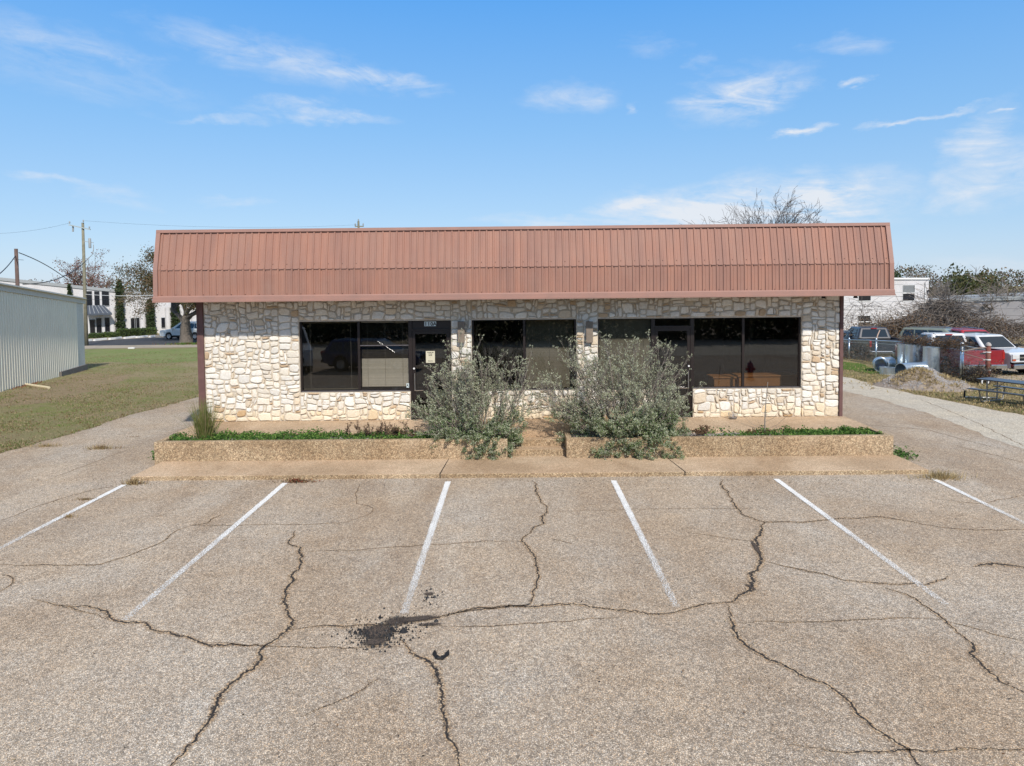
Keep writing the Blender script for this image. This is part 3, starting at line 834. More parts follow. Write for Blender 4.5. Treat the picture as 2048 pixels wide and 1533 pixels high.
desk(wx(1494), wx(1620), YW + .75, YW + 1.5, .99, 'long wooden counter behind the rightmost pane')

# wall sconces
for px, lab in ((923, 'bare brown wall sconce on the left stone pier'), (1178, 'bare brown wall sconce on the right stone pier')):
    x = wx(px, 660); zt = wz(643, px); zb = wz(685, px)
    o = thing('wall_lamp', lab, 'wall lamp', (x, YW - .05, zb), 0, 'wall sconces on the stone piers')
    mb = MB(); mb.bbox(-.088, .088, -.10, -.012, 0, zt - zb, .008); mb.build('shade', M['lamp'], o)
    mb = MB(); mb.box(-.05, .05, -.011, .04, .04, zt - zb - .04); mb.build('bracket', M['black'], o)
# small black flood lamps under the eave
for px, py in ((1647, 597), (1711, 597)):
    q = onY(px, py, YE + .6)
    o = thing('flood_lamp', 'small black flood lamp under the eave ' + ('above the right end of the stone wall' if px < 1700 else 'beyond the right corner post'), 'lamp', (q.x, q.y, ZE0 + .06), 0, 'flood lamps under the eave')
    mb = MB(); mb.tube([(0, 0, 0), (0, 0, -.05)], .012, 8); mb.build('stem', M['black'], o)
    mb = MB(); mb.lathe([(.02, -.04), (.035, -.06), (.055, -.13), (.052, -.135), (.0, -.12)], (0, 0, 0), 14); mb.build('lamp_head', M['black'], o, smooth=True)

# glass bowl by the wall
q = onY(1466, 838, YW - .28)
o = thing('glass_bowl', 'clear glass bowl with dark dregs standing by the stone wall', 'bowl', (q.x, YW - .28, ZS))
mb = MB(); mb.lathe([(.0, .004), (.075, .004), (.11, .03), (.125, .09), (.12, .16), (.117, .16), (.121, .09), (.106, .034), (.072, .01), (0, .01)], n=28); mb.build('bowl', M['bowlglass'], o, smooth=True)
mb = MB(); mb.lathe([(.0, .012), (.072, .012), (.104, .04), (.0, .048)], n=24); mb.build('contents', M['soil'], o, smooth=True)
#PART2
# ------------------------------------------------------------------ plants
M['bark'] = simple('bark', (.16, .135, .11), .95, var=.45, scale=9, bmp=.6)
M['bark_pale'] = simple('pale_bark', (.30, .27, .23), .95, var=.4, scale=7, bmp=.5)
M['twig'] = simple('grey_twig', (.25, .215, .185), .95, var=.35, scale=6)
M['twig_dk'] = simple('dark_twig', (.125, .105, .095), .95, var=.35, scale=6)
M['sage1'] = leafmat('sage_leaf', (.31, .345, .215)); M['sage2'] = leafmat('sage_leaf_pale', (.52, .54, .40)); M['sage3'] = leafmat('sage_leaf_green', (.19, .27, .11))
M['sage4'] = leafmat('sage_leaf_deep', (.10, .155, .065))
M['g1'] = leafmat('clover_leaf', (.10, .20, .04)); M['g2'] = leafmat('clover_leaf_light', (.19, .30, .07)); M['g3'] = leafmat('clover_leaf_dark', (.045, .12, .025))
M['oak1'] = leafmat('oak_leaf', (.115, .115, .045)); M['oak2'] = leafmat('oak_leaf_brown', (.20, .135, .07)); M['oak3'] = leafmat('oak_leaf_dark', (.055, .06, .03))
M['rust'] = leafmat('rust_leaf', (.27, .085, .05)); M['rust2'] = leafmat('rust_leaf_brown', (.20, .13, .08))
M['dry'] = leafmat('dry_blade', (.50, .39, .20)); M['dry2'] = leafmat('dry_blade_dull', (.33, .26, .15)); M['drybr'] = leafmat('dead_brown_leaf', (.21, .12, .065))
M['blade_g'] = leafmat('olive_blade', (.20, .22, .07)); M['gr1'] = leafmat('lawn_blade', (.15, .22, .05)); M['gr2'] = leafmat('lawn_blade_dry', (.38, .31, .18))
M['ev'] = leafmat('evergreen_leaf', (.045, .075, .03)); M['ev2'] = leafmat('evergreen_leaf_light', (.09, .12, .05))

def grow(mb, rs, p, d, L, r, lvl, P, pts):
    """recursive limb: tubes into mb, leaf spots into pts"""
    mx = P['levels']; n = P.get('seg', 4) if lvl < mx else 3
    path = [Vector(p)]; d = Vector(d).normalized(); q = Vector(p)
    for i in range(n):
        d = (d + Vector((rs.gauss(0, 1), rs.gauss(0, 1), rs.gauss(0, 1))) * P['wig'] + Vector((0, 0, P['up'] if lvl else P.get('up0', P['up'])))).normalized()
        q = q + d * (L / n); path.append(q.copy())
    rads = [max(P['rmin'], r * (1 - .55 * i / n)) for i in range(n + 1)]
    mb.tube(path, rads, [7, 5, 4, 3, 3, 3][min(lvl, 5)])
    if lvl >= P.get('leaflvl', mx):
        for i in range(1, n + 1):
            a, b_ = path[i - 1], path[i]
            for _ in range(P['leafn']): pts.append(a.lerp(b_, rs.random()))
    if lvl >= mx: return
    k = P['n'][lvl]
    for i in range(k):
        t = P.get('t0', .35) + (1 - P.get('t0', .35)) * (i + rs.random() * .9) / k if lvl else P.get('tt', .55) + (1 - P.get('tt', .55)) * (i + 1) / k
        f_ = min(t, .999) * n; i0 = int(f_); q = path[i0].lerp(path[min(i0 + 1, n)], f_ - i0)
        dd = (path[min(i0 + 1, n)] - path[i0]).normalized()
        ax = dd.orthogonal().normalized(); ax = Matrix.Rotation(rs.random() * 2 * PI, 3, dd) @ ax
        ang = P['ang'] * rs.uniform(.6, 1.3)
        nd = (dd * math.cos(ang) + ax * math.sin(ang))
        grow(mb, rs, q, nd, L * P['lr'][lvl] * rs.uniform(.7, 1.15), rads[min(i0, n)] * .62, lvl + 1, P, pts)

def tree(name, label, cat, base, H, P, seed, bark, leafm=None, lsize=.12, group=None, lean=(0, 0), trunk=.25, r=.16, sub=0.0, jit=.05, aspect=.6):
    o = thing(name, label, cat, base, 0, group); rs = random.Random(seed)
    mb = MB(); pts = []
    grow(mb, rs, (0, 0, -.1), (lean[0], lean[1], 1), H * trunk, r, 0, P, pts)
    # scale crown to H
    zmx = max(v[2] for v in mb.v); k = H / zmx
    xs = [v[0] for v in mb.v]; w = max(xs) - min(xs); kx = (P['w'] / w) if 'w' in P else k
    mb.v = [(v[0] * kx, v[1] * kx, v[2] * k) for v in mb.v]
    # trunk = faces of the first tube
    nt_ = 7 * P.get('seg', 4)
    tr = MB(); tr.v = mb.v[:7 * (P.get('seg', 4) + 1)]; tr.f = mb.f[:nt_]; tr.mi = [0] * nt_
    tr.build('trunk', bark, o, smooth=True)
    off = len(tr.v); br = MB(); br.v = mb.v[off:]; br.f = [[i - off for i in f] for f in mb.f[nt_:]]; br.mi = [0] * len(br.f)
    br.build('branches', bark, o)
    if leafm:
        A = np.array([tuple(p) for p in pts]); A[:, 0] *= kx; A[:, 1] *= kx; A[:, 2] *= k
        if sub: A = A[np.random.RandomState(seed).rand(len(A)) > sub]
        leaves('crown', A, lsize, leafm, o, seed, aspect, jit)
    return o

# --- the two sage shrubs
def shrub(label, base, seed, spec, group):
    """spec: list of (azimuth deg, tilt deg, length, leafiness, count) fans of stems"""
    o = thing('sage_shrub', label, 'shrub', base, 0, group); rs = random.Random(seed)
    mb = MB(); pts = []; tips = []; deep = []
    def stem(p, d, L, r, lvl, leaf, upb):
        n = 6 if lvl == 0 else 4; q = Vector(p); path = [q.copy()]; d = d.normalized()
        for i in range(n):
            d = (d + Vector((rs.gauss(0, .10), rs.gauss(0, .10), rs.gauss(0, .07) + upb))).normalized()
            q = q + d * (L / n); path.append(q.copy())
        rad = [r * (1 - .65 * i / n) for i in range(n + 1)]
        mb.tube(path, rad, 4 if lvl == 0 else 3)
        if lvl >= 1:
            m_ = int(L * (48 if p.z + L > .8 else 95) * leaf)
            for _ in range(m_):
                t = rs.random() ** .6; f_ = min(t * n, n - .001); i0 = int(f_)
                (pts if lvl == 2 else pts).append(path[i0].lerp(path[i0 + 1], f_ - i0))
            for _ in range(8): tips.append(path[-1] + Vector((rs.gauss(0, .006), rs.gauss(0, .006), rs.gauss(0, .01))))
        if lvl < 2:
            k = int((10 if lvl == 0 else 5) * (.6 + .6 * rs.random()) * (L / 1.3 if lvl == 0 else 1))
            for _ in range(max(2, k)):
                t = .28 + .70 * rs.random(); f_ = t * n; i0 = min(int(f_), n - 1)
                q2 = path[i0].lerp(path[i0 + 1], f_ - i0); dd = (path[i0 + 1] - path[i0]).normalized()
                ax = Matrix.Rotation(rs.random() * 2 * PI, 3, dd) @ dd.orthogonal().normalized()
                a = rs.uniform(.35, .8); nd = dd * math.cos(a) + ax * math.sin(a) + Vector((0, 0, .25 if upb >= 0 else 0))
                stem(q2, nd, (L * .32 if lvl == 0 else L * .5) * rs.uniform(.5, 1.15) * (1.25 - .5 * t), r * .5, lvl + 1, leaf, abs(upb) * .7 + .02)
    for (az, tilt, L, leaf, cnt, upb, x0) in spec:
        for _ in range(cnt):
            a = R(az + rs.gauss(0, 24)); t = R(tilt + rs.gauss(0, 9))
            d = Vector((math.cos(a) * math.sin(t), math.sin(a) * math.sin(t), math.cos(t)))
            stem((x0 + rs.gauss(0, .13), rs.gauss(0, .08), 0), d, L * rs.uniform(.72, 1.12), .014, 0, leaf, upb)
    # dense low mass
    mb.build('stems', M['twig'], o)
    A = np.array([tuple(p) for p in pts])
    z = A[:, 2]
    rsn = np.random.RandomState(seed)
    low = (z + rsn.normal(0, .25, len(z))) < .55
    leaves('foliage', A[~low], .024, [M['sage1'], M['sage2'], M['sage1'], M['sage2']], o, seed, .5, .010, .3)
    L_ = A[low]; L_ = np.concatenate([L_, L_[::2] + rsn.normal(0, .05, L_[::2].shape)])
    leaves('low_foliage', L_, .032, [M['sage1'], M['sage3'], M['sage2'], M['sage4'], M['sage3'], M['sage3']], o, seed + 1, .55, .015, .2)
    leaves('shoot_tips', np.array([tuple(p) for p in tips]), .026, [M['sage2'], M['sage2'], M['sage1']], o, seed + 2, .6, .005, .5)
    return o
zb = ZS - .08
q = onY(962, 880, 16.42)
shrub('big grey-green sage shrub left of the entrance steps, spilling over the planter', (q.x, 16.42, zb), 5, [
    (180, 42, 1.5, .6, 6, .05, -.1), (150, 52, 1.35, .7, 6, .04, -.3), (190, 64, 1.35, .8, 7, .05, -.2), (100, 22, 1.9, .5, 4, .02, -.2),
    (90, 12, 1.6, .7, 4, .03, 0), (60, 18, 1.4, .8, 5, .03, .1), (0, 40, 1.35, .8, 5, .04, .2), (120, 24, 1.5, .8, 8, .03, -.1),
    (0, 58, .85, 1.2, 8, .02, .2), (300, 60, .62, 1.5, 8, -.02, .1), (240, 70, .62, 1.5, 8, -.04, -.1), (270, 88, .60, 1.6, 9, -.10, 0.), (270, 98, .62, 1.6, 8, -.14, -.15), (180, 75, .8, 1.3, 7, .0, -.2), (0, 88, .62, 1.5, 7, -.05, .25), (320, 95, .7, 1.6, 6, -.09, .35), (265, 102, .62, 1.7, 9, -.14, -.05), (200, 80, 1.0, 1.3, 8, -.03, -.3), (0, 70, .9, 1.4, 8, .0, .1), (270, 40, .9, 1.4, 10, .0, 0), (70, 10, 2.1, .28, 6, .01, .0), (20, 32, 1.8, .3, 5, .03, .2), (160, 24, 1.95, .28, 6, .02, -.2), (180, 40, 1.8, .3, 5, .03, -.2)],
    'sage shrubs beside the steps')
q = onY(1255, 875, 16.42)
shrub('largest grey-green sage shrub, right of the entrance steps in front of the second door', (q.x, 16.42, zb), 8, [
    (180, 46, 1.7, .45, 5, .05, -.2), (180, 64, 1.8, .5, 6, .05, -.3), (90, 8, 1.95, .3, 8, .01, .0), (170, 24, 2.1, .28, 7, .02, -.2), (10, 26, 2.0, .28, 7, .02, .1), (180, 50, 1.9, .3, 5, .04, -.3), (0, 48, 1.75, .3, 6, .04, .2), (165, 30, 1.75, .55, 6, .03, -.3), (90, 12, 1.5, .7, 5, .02, -.1), (60, 22, 1.5, .7, 5, .02, 0),
    (0, 36, 1.5, .7, 5, .03, .15), (10, 48, 1.35, .8, 6, .04, .2), (0, 66, 1.05, 1.1, 8, .03, .2), (300, 55, .9, 1.3, 9, .0, .1), (240, 60, .8, 1.3, 9, -.02, -.2),
    (270, 85, .62, 1.6, 9, -.09, .1), (270, 95, .62, 1.6, 8, -.13, .4), (180, 82, .95, 1.2, 7, -.02, -.4), (0, 82, .95, 1.4, 9, -.02, .4), (270, 92, .6, 1.6, 6, -.12, -.4), (325, 92, .85, 1.5, 6, -.07, .4), (265, 104, .75, 1.7, 9, -.15, .2), (250, 100, .7, 1.7, 7, -.15, -.5), (270, 40, .95, 1.4, 12, .0, 0), (180, 60, 1.2, 1.1, 7, .0, -.3), (0, 55, 1.1, 1.2, 8, .0, .3)],
    'sage shrubs beside the steps')

# --- ground cover in planters (nobody could count it)
def scatter_rect(n, x0, x1, y0, y1, z, hz, fn, seed):
    rs = np.random.RandomState(seed); out = []
    for _ in range(n * 4):
        x = rs.uniform(x0, x1); y = rs.uniform(y0, y1)
        if rs.rand() < fn(x, y): out.append((x, y, z + hz * rs.rand() ** 1.5 * (.5 + .9 * mnoise.noise((x * 3, y * 3, seed)))))
        if len(out) >= n: break
    return np.array(out)
fnL = lambda x, y: min(1, max(0, (mnoise.noise((x * 1.4, y * 3, 3)) + .38) * 2.2))
xa_, xb_ = PXL + .12, sx0 - .15
P_ = scatter_rect(15000, xa_, xb_ + .1, YP2 + .0, YU + .02, zb - .0, .22, fnL, 1)
o = leaves('clover', P_, .040, [M['g1'], M['g2'], M['g1'], M['g3']], None, 3, .8, .004, .2); tag(o, 'bright green clover filling the left planter', 'ground cover', kind='stuff')
xr0 = wx(1488, 860) * YP / YW
fnR = lambda x, y: min(1, max(0, (mnoise.noise((x * 1.3, y * 2.5, 8)) + .42) * 2.2)) * (1 if x > xr0 + 1.2 else .28 if x > xr0 - .8 else .0)
P_ = scatter_rect(7500, sx1 + .3, PXR - .12, YP2 + .02, YU + .02, zb, .17, fnR, 2)
o = leaves('clover', P_, .040, [M['g1'], M['g2'], M['g1'], M['g3']], None, 4, .8, .004, .2); tag(o, 'patchy green clover at the right end of the right planter', 'ground cover', kind='stuff')

# --- blade tufts
def tuft(name, label, cat, base, n, h, spread, mats, seed, w=.006, flat=1.0, group=None, splay=.9):
    o = thing(name, label, cat, base, 0, group); rs = random.Random(seed); mb = MB()
    for i in range(n):
        a = rs.random() * 2 * PI; rr_ = abs(rs.gauss(0, spread * .35)); t = min(1.35, abs(rs.gauss(0, .42)) * splay)
        L = h * rs.uniform(.5, 1.1); p = Vector((math.cos(a) * rr_, math.sin(a) * rr_ * flat, 0)); a += rs.gauss(0, .6)
        d = Vector((math.cos(a) * math.sin(t), math.sin(a) * math.sin(t), math.cos(t))); sd = Vector((rs.gauss(0, 1), rs.gauss(0, 1), 0)).normalized() * w
        q1 = p + d * L * .5; d2 = (d + Vector((0, 0, -.18 - .1 * t))).normalized(); q2 = q1 + d2 * L * .5
        mb.m = rs.randrange(len(mats))
        i0, i1, i2, i3, i4 = mb.p(p - sd), mb.p(p + sd), mb.p(q1 + sd * .7), mb.p(q1 - sd * .7), mb.p(q2)
        mb.face([i0, i1, i2, i3]); mb.face([i3, i2, i4])
    mb.build('blades', mats, o)
    return o
q = onY(410, 862, 16.45)
tuft('ornamental_grass', 'fountain of olive ornamental grass at the left end of the left planter', 'grass clump', (q.x, 16.45, zb), 620, 1.02, .22, [M['blade_g'], M['blade_g'], M['dry2'], M['gr1']], 4, .0055, .5, splay=.62)
q = ground(268, 970); tuft('dry_grass_tuft', 'straw-coloured grass tuft at the left end of the kerb', 'grass tuft', q, 260, .17, .40, [M['dry'], M['dry2'], M['drybr']], 5, .005, .35, 'dry grass tufts on the pavement', 1.6)
q = ground(1880, 958); tuft('dry_grass_tuft', 'straw-coloured grass tuft at the right end of the kerb', 'grass tuft', q, 520, .22, .8, [M['dry'], M['dry'], M['dry2']], 6, .005, .35, 'dry grass tufts on the pavement', 1.7)
q = ground(203, 899); tuft('dry_grass_tuft', 'low dry grass tuft in the left drive below the lawn', 'grass tuft', q, 300, .14, .75, [M['dry'], M['dry2'], M['drybr']], 7, .006, .3, 'dry grass tufts on the pavement', 1.7)
q = ground(137, 1036); tuft('dry_grass_tuft', 'small brown grass tuft beside the leftmost painted line', 'grass tuft', q, 110, .08, .2, [M['dry'], M['drybr']], 8, .004, .6, 'dry grass tufts on the pavement', 1.8)
q = ground(90, 894); tuft('dry_grass_tuft', 'dry grass fringe where the lawn meets the left drive', 'grass tuft', q, 260, .10, .9, [M['dry'], M['dry2']], 9, .006, .3, 'dry grass tufts on the pavement', 1.7)
q = ground(172, 1001); tuft('moss_patch', 'flat brown weed mat on the leftmost painted line', 'weeds', q, 260, .05, .35, [M['drybr'], M['dry2']], 19, .006, .35, None, 2.2)
q = ground(267, 876); tuft('dry_grass_tuft', 'tiny dry grass tuft in the drive left of the planter', 'grass tuft', q, 50, .06, .22, [M['drybr'], M['dry2']], 10, .005, .4, 'dry grass tufts on the pavement', 1.8)
# leaf litter at the kerb
q = ground(596, 966); rs_ = np.random.RandomState(3)
A = np.stack([q.x + rs_.normal(0, .17, 240), q.y - np.abs(rs_.normal(0, .045, 240)), .02 + .05 * rs_.rand(240)], 1)
o = leaves('leaf_litter', A, .05, [M['drybr'], M['rust'], M['dry2']], None, 3, .6, 0, -.3); tag(o, 'small drift of rusty dead leaves against the kerb', 'dead leaves', kind='stuff')
rs_ = np.random.RandomState(31); A = []
for _ in range(520):
    px_ = rs_.uniform(60, 2000); q = ground(px_, 962 + abs(rs_.normal(0, 1)) ** 2 * 16); A.append((q.x, q.y, .02 + .008 * rs_.rand()))
for _ in range(260): q = ground(rs_.uniform(0, 2048), rs_.uniform(970, 1533)); A.append((q.x, q.y, .02))
o = leaves('leaf_litter', np.array(A), .028, [M['drybr'], M['dry2'], M['black'], M['rust2']], None, 33, .45, 0, -.2); tag(o, 'small dead leaves and bits of grit strewn over the parking lot', 'dead leaves', kind='stuff')
# green weeds at planter ends
def weed(label, q, n, s, seed, sx=.2, sy=.12, sz=.12, size=.06):
    o = thing('weed', label, 'weed', q); rs_ = np.random.RandomState(seed)
    A = np.stack([rs_.normal(0, sx, n), rs_.normal(0, sy, n), np.abs(rs_.normal(0, sz, n))], 1)
    leaves('leaf', A, size, [M['g3'], M['g1'], M['sage3']], o, seed, .5, 0, .4)
    mb = MB(); rr_ = random.Random(seed)
    for i in range(14): mb.tube([(0, 0, 0), (rr_.gauss(0, sx * .6), rr_.gauss(0, sy * .6), abs(rr_.gauss(0, sz)) + .02)], .003, 3)
    mb.build('stem', M['blade_g'], o)
weed('leafy green weed at the foot of the right planter end', ground(1797, 915), 330, 1, 5, .16, .20, .08, .075)
weed('small dark green sprig at the foot of the left planter end', ground(309, 921), 90, 1, 6, .035, .05, .12, .05)
# dead brown weeds
def deadweed(label, base, H, W, n, seed, leafm, nl=5):
    o = thing('dead_weed', label, 'weeds', base, 0, 'dead weeds in the planters'); rs = random.Random(seed); mb = MB(); pts = []
    P = dict(levels=2, n=[5, 4], wig=.2, up=.03, lr=[.5, .5], ang=.6, rmin=.0022, leafn=nl, t0=.2, tt=.3, leaflvl=1, seg=4)
    for i in range(n):
        a = rs.random() * 2 * PI; t = rs.uniform(.1, 1.1)
        grow(mb, rs, (rs.gauss(0, W * .3), rs.gauss(0, .06), 0), (math.cos(a) * math.sin(t), .5 * math.sin(a) * math.sin(t), math.cos(t)), H * rs.uniform(.4, 1), .004, 0, P, pts)
    mb.build('stems', M['twig_dk'], o)
    leaves('leaf', np.array([tuple(p) for p in pts]), .022, leafm, o, seed, .7, .004)
q = onY(772, 872, 16.6); deadweed('brown twiggy dead weed in the left planter beside the sage', (q.x, 16.6, zb), .34, 1.3, 26, 3, [M['drybr'], M['rust2'], M['rust2']], 2)
q = onY(1410, 868, 16.6); deadweed('brown twiggy dead weed in the right planter beside the sage', (q.x, 16.6, zb), .18, .55, 16, 4, [M['drybr'], M['rust2']], 2)
q = onY(1530, 872, 16.6); deadweed('low dead weed at the foot of the thin sapling', (q.x, 16.6, zb), .10, .8, 16, 5, [M['drybr'], M['dry2']], 2)
# sapling
q = onY(1529, 872, 16.62); o = thing('sapling', 'thin leafless sapling in the right planter', 'sapling', (q.x, 16.62, zb))
mb = MB(); mb.tube([(0, 0, 0), (.01, 0, .45), (.03, 0, .8), (.07, 0, 1.24)], [.016, .013, .010, .007], 6); mb.build('stem', M['bark_pale'], o)
mb = MB()
for pth in ([(0, 0, .1), (.3, .02, .22), (.6, 0, .5), (.72, 0, .78)], [(0, 0, .12), (-.3, 0, .25), (-.62, 0, .55), (-.68, 0, .72)], [(.01, 0, .3), (.2, 0, .38), (.4, 0, .62)], [(0, 0, .05), (-.1, .02, .16), (-.14, 0, .3)], [(0, 0, .08), (.12, .02, .06), (.35, 0, .2)]):
    mb.tube(pth, .0035, 3)
mb.build('twig', M['twig'], o)
rs_ = np.random.RandomState(9); A = np.array([(.03, 0, .75), (.0, 0, .7), (-.03, 0, .8), (.45, 0, .65), (.02, 0, .55), (.03, -.01, .5)]); leaves('leaf', np.repeat(A, 3, 0), .03, [M['g3'], M['drybr']], o, 4, .7, .01)

# --- asphalt crumbs and the black spill
m, nt, b = nodes('tar_spill'); co = coords(nt)
uv = N(nt, 'ShaderNodeUVMap').outputs[0]; sp = N(nt, 'ShaderNodeVectorMath', operation='LENGTH'); nt.links.new(uv, sp.inputs[0])
q1 = math_(nt, 'ADD', sp.outputs['Value'], math_(nt, 'MULTIPLY', math_(nt, 'SUBTRACT', nz(nt, co, 45, 10, .95), .5), 3.4))
nt.links.new(rng_(nt, q1, .55, .75, 1, 0), b.inputs['Alpha'])
vr = mixc(nt, (.02, .018, .017), (.17, .12, .085), rng_(nt, nz(nt, co, 90, 3), .45, .65)); nt.links.new(vr, b.inputs['Base Color']); b.inputs['Roughness'].default_value = .9
M['tar'] = m
def spill(cpx, rx, ry, rot, z):
    c0 = ground(*cpx); mb = MB(); uvs = []; n = 40
    c_, s_ = math.cos(rot), math.sin(rot)
    for i in range(n):
        a0, a1 = 2 * PI * i / n, 2 * PI * (i + 1) / n
        pts = [(0, 0)] + [(math.cos(a), math.sin(a)) for a in (a0, a1)]
        mb.poly([(c0.x + (x * rx * c_ - y * ry * s_), c0.y + (x * rx * s_ + y * ry * c_), z) for x, y in pts]); uvs += pts
    o = mb.build('stain', M['tar'], lot); finish_uv(o, uvs)
spill((755, 1268), .26, .24, .2, .0185); spill((795, 1248), .22, .16, .3, .0205); spill((835, 1243), .34, .10, .22, .0225); spill((750, 1290), .18, .12, .3, .0245); spill((858, 1192), .09, .07, 0, .0185); spill((860, 1255), .2, .05, .05, .0265)
spill((1512, 1100), .05, .42, -.1, .0185); spill((1502, 1178), .04, .14, .4, .0185)
rs = random.Random(2); mb = MB()
for i in range(620):
    k = rs.random()
    cp = (748, 1276) if k < .7 else (800, 1256) if k < .95 else (855, 1200)
    p = ground(cp[0] + rs.gauss(0, 26), cp[1] + rs.gauss(0, 13)); s = abs(rs.gauss(0, .008)) + .003
    if rs.random() < .04: s *= 2.4
    a = rs.random() * 6; base = len(mb.v)
    for q in range(6):
        aa = a + q * PI / 3; rr_ = s * rs.uniform(.7, 1.2); mb.p((p.x + math.cos(aa) * rr_, p.y + math.sin(aa) * rr_, .008))
    t_ = mb.p((p.x, p.y, .02 + s * .8))
    for q in range(6): mb.face([base + q, base + (q + 1) % 6, t_])
o = mb.build('asphalt_crumbs', M['black']); tag(o, 'black broken asphalt crumbs scattered at the third painted line', 'rubble', kind='stuff')
q = ground(882, 1317); mb = MB(); P_ = []
for i in range(13):
    a = PI * 1.05 * i / 12 + PI * .98; P_.append((math.cos(a) * .075 , math.sin(a) * .15 , .025))
mb.tube(P_, [.006] + [.02 + .006 * math.sin(i * 2.3) for i in range(11)] + [.006], 7, True)
o = mb.build('rubber_scrap', M['black']); o.location = (q.x, q.y + .07, .005); tag(o, 'crescent-shaped black rubber scrap lying near the crack', 'scrap')

# --- lawn blades near and mid
def inpoly(x, y, poly):
    c = False; j = len(poly) - 1
    for i in range(len(poly)):
        if (poly[i][1] > y) != (poly[j][1] > y) and x < (poly[j][0] - poly[i][0]) * (y - poly[i][1]) / (poly[j][1] - poly[i][1]) + poly[i][0]: c = not c
        j = i
    return c
FP = [(p.co.x, p.co.y) for p in []]
rs = random.Random(5); pts = []; fpoly = pe + [(f_far[0].x + 1.5, f_far[0].y), (f_far[1].x - 5, f_far[1].y - 1), (-40, 14), (pe[0][0] - 12, pe[0][1])]
while len(pts) < 30000:
    y = 14 + 38 * rs.random() ** 1.3; x = -y * .75 + (y * .75 - 7.5) * rs.random()
    if inpoly(x, y, fpoly) and rs.random() < .12 + 1.6 * max(0, .25 + mnoise.noise((x * .35, y * .35, 4)) + .5 * mnoise.noise((x * 1.4, y * 1.4, 4))): pts.append((x, y, prof(y) + .012))
for i in range(0, len(pe) - 1):
    a, b_ = Vector(pe[i]), Vector(pe[i + 1])
    for _ in range(int((b_ - a).length * 60)):
        q = a.lerp(b_, rs.random()); pts.append((q.x + rs.gauss(0, .05), q.y + abs(rs.gauss(0, .08)), prof(q.y) + .012))
far_g = lambda y: y
o = leaves('grass', np.array(pts), .055, [M['gr1'], M['gr2'], M['dry2'], M['blade_g'], M['drybr'], M['gr2']], None, 7, .35, .0, 1.2); tag(o, 'short patchy lawn grass', 'grass', kind='stuff')
# right verge
rs = random.Random(6); pts = []
for i in range(len(re_) - 1):
    a, b_ = Vector(re_[i]), Vector(re_[i + 1])
    for _ in range(int((b_ - a).length * 130)):
        q = a.lerp(b_, rs.random()); d = abs(rs.gauss(0, 1.6)); qq = (q.x + d * .45 + rs.gauss(0, .06), q.y + d * .9); pts.append((qq[0], qq[1], prof(qq[1])))
for _ in range(15000):
    y = rs.uniform(22, 40); q = ground(rs.uniform(1683, 2060), rs.uniform(722, 835)); pts.append((q.x, q.y, q.z))
re_poly = lotpoly
pts = [p for p in pts if not inpoly(p[0], p[1], lotpoly)]
o = leaves('grass', np.array(pts), .085, [M['dry'], M['dry2'], M['dry'], M['gr2'], M['blade_g']], None, 9, .3, 0, 1.0); tag(o, 'dry straw grass on the verge right of the drive', 'grass', kind='stuff')

gpl = [ground(*q) for q in ((165, 700), (300, 699), (415, 697), (430, 712), (400, 722), (300, 728), (165, 726))]
struct(clip_sheet(wavy([(p.x, p.y) for p in gpl], .3, .8, 14, True), .016, 'green_lawn_strip', turf('green_lawn', [(.19, .27, .085), (.25, .28, .12), (.27, .25, .13), (.11, .16, .045)])))
gpl = [ground(*q) for q in ((20, 785), (168, 748), (260, 752), (230, 775), (120, 800), (30, 812), (-20, 820))]
struct(clip_sheet(wavy([(p.x, p.y) for p in gpl], .15, .5, 15, True), .016, 'bare_soil', turf('worn_soil', [(.33, .25, .17), (.36, .28, .19), (.27, .23, .12), (.20, .15, .09)])))
# green strip in front of the fence
gp = [ground(*q) for q in ((1660, 722), (1720, 728), (1760, 742), (1748, 750), (1700, 741), (1660, 738))]
o = clip_sheet(wavy([(p.x, p.y) for p in gp], .05, .4, 4, True), .014, 'green_strip', turf('green_turf', [(.10, .19, .03), (.13, .20, .04), (.12, .16, .05), (.05, .09, .02)])); struct(o)

# ------------------------------------------------------------------ right side
M['zinc'] = None
m, nt, b = nodes('galvanised_steel'); co = coords(nt)
v = N(nt, 'ShaderNodeTexVoronoi'); v.inputs['Scale'].default_value = 28; nt.links.new(co, v.inputs['Vector'])
sc2 = N(nt, 'ShaderNodeSeparateColor'); nt.links.new(v.outputs['Color'], sc2.inputs[0])
c = mixc(nt, (.56, .64, .70), (.68, .76, .82), sc2.outputs[0]); c = mixc(nt, c, (.42, .48, .52), rng_(nt, nz(nt, co, 1.4, 5), .5, .8, 0, .4))
nt.links.new(c, b.inputs['Base Color']); b.inputs['Metallic'].default_value = .88; nt.links.new(rng_(nt, sc2.outputs[1], 0, 1, .28, .40), b.inputs['Roughness'])
M['zinc'] = m
def pipe(label, loc, r, L, axis, group='galvanised duct pipes by the fence'):
    """open spiral duct; axis = unit direction"""
    mb = MB(); ax = Vector(axis).normalized(); rot = ax.to_track_quat('Z', 'Y').to_matrix().to_4x4(); mb.M = rot
    pr = [(r - .012, 0), (r + .008, 0), (r + .008, .03), (r, .035)]
    k = int(L / .12)
    for i in range(1, 1): pr += [(r, i * L / k - .01), (r + .004, i * L / k), (r, i * L / k + .01)]
    pr += [(r, L - .035), (r + .008, L - .03), (r + .008, L), (r - .012, L), (r - .012, 0)]
    mb.lathe(pr, n=40); o = mb.build('duct_pipe', M['zinc'], smooth=False)
    for p in o.data.polygons: p.use_smooth = True
    o.data.set_sharp_from_angle(angle=R(35)) if hasattr(o.data, 'set_sharp_from_angle') else None
    o.location = loc; tag(o, label, 'metal pipe', group); return o
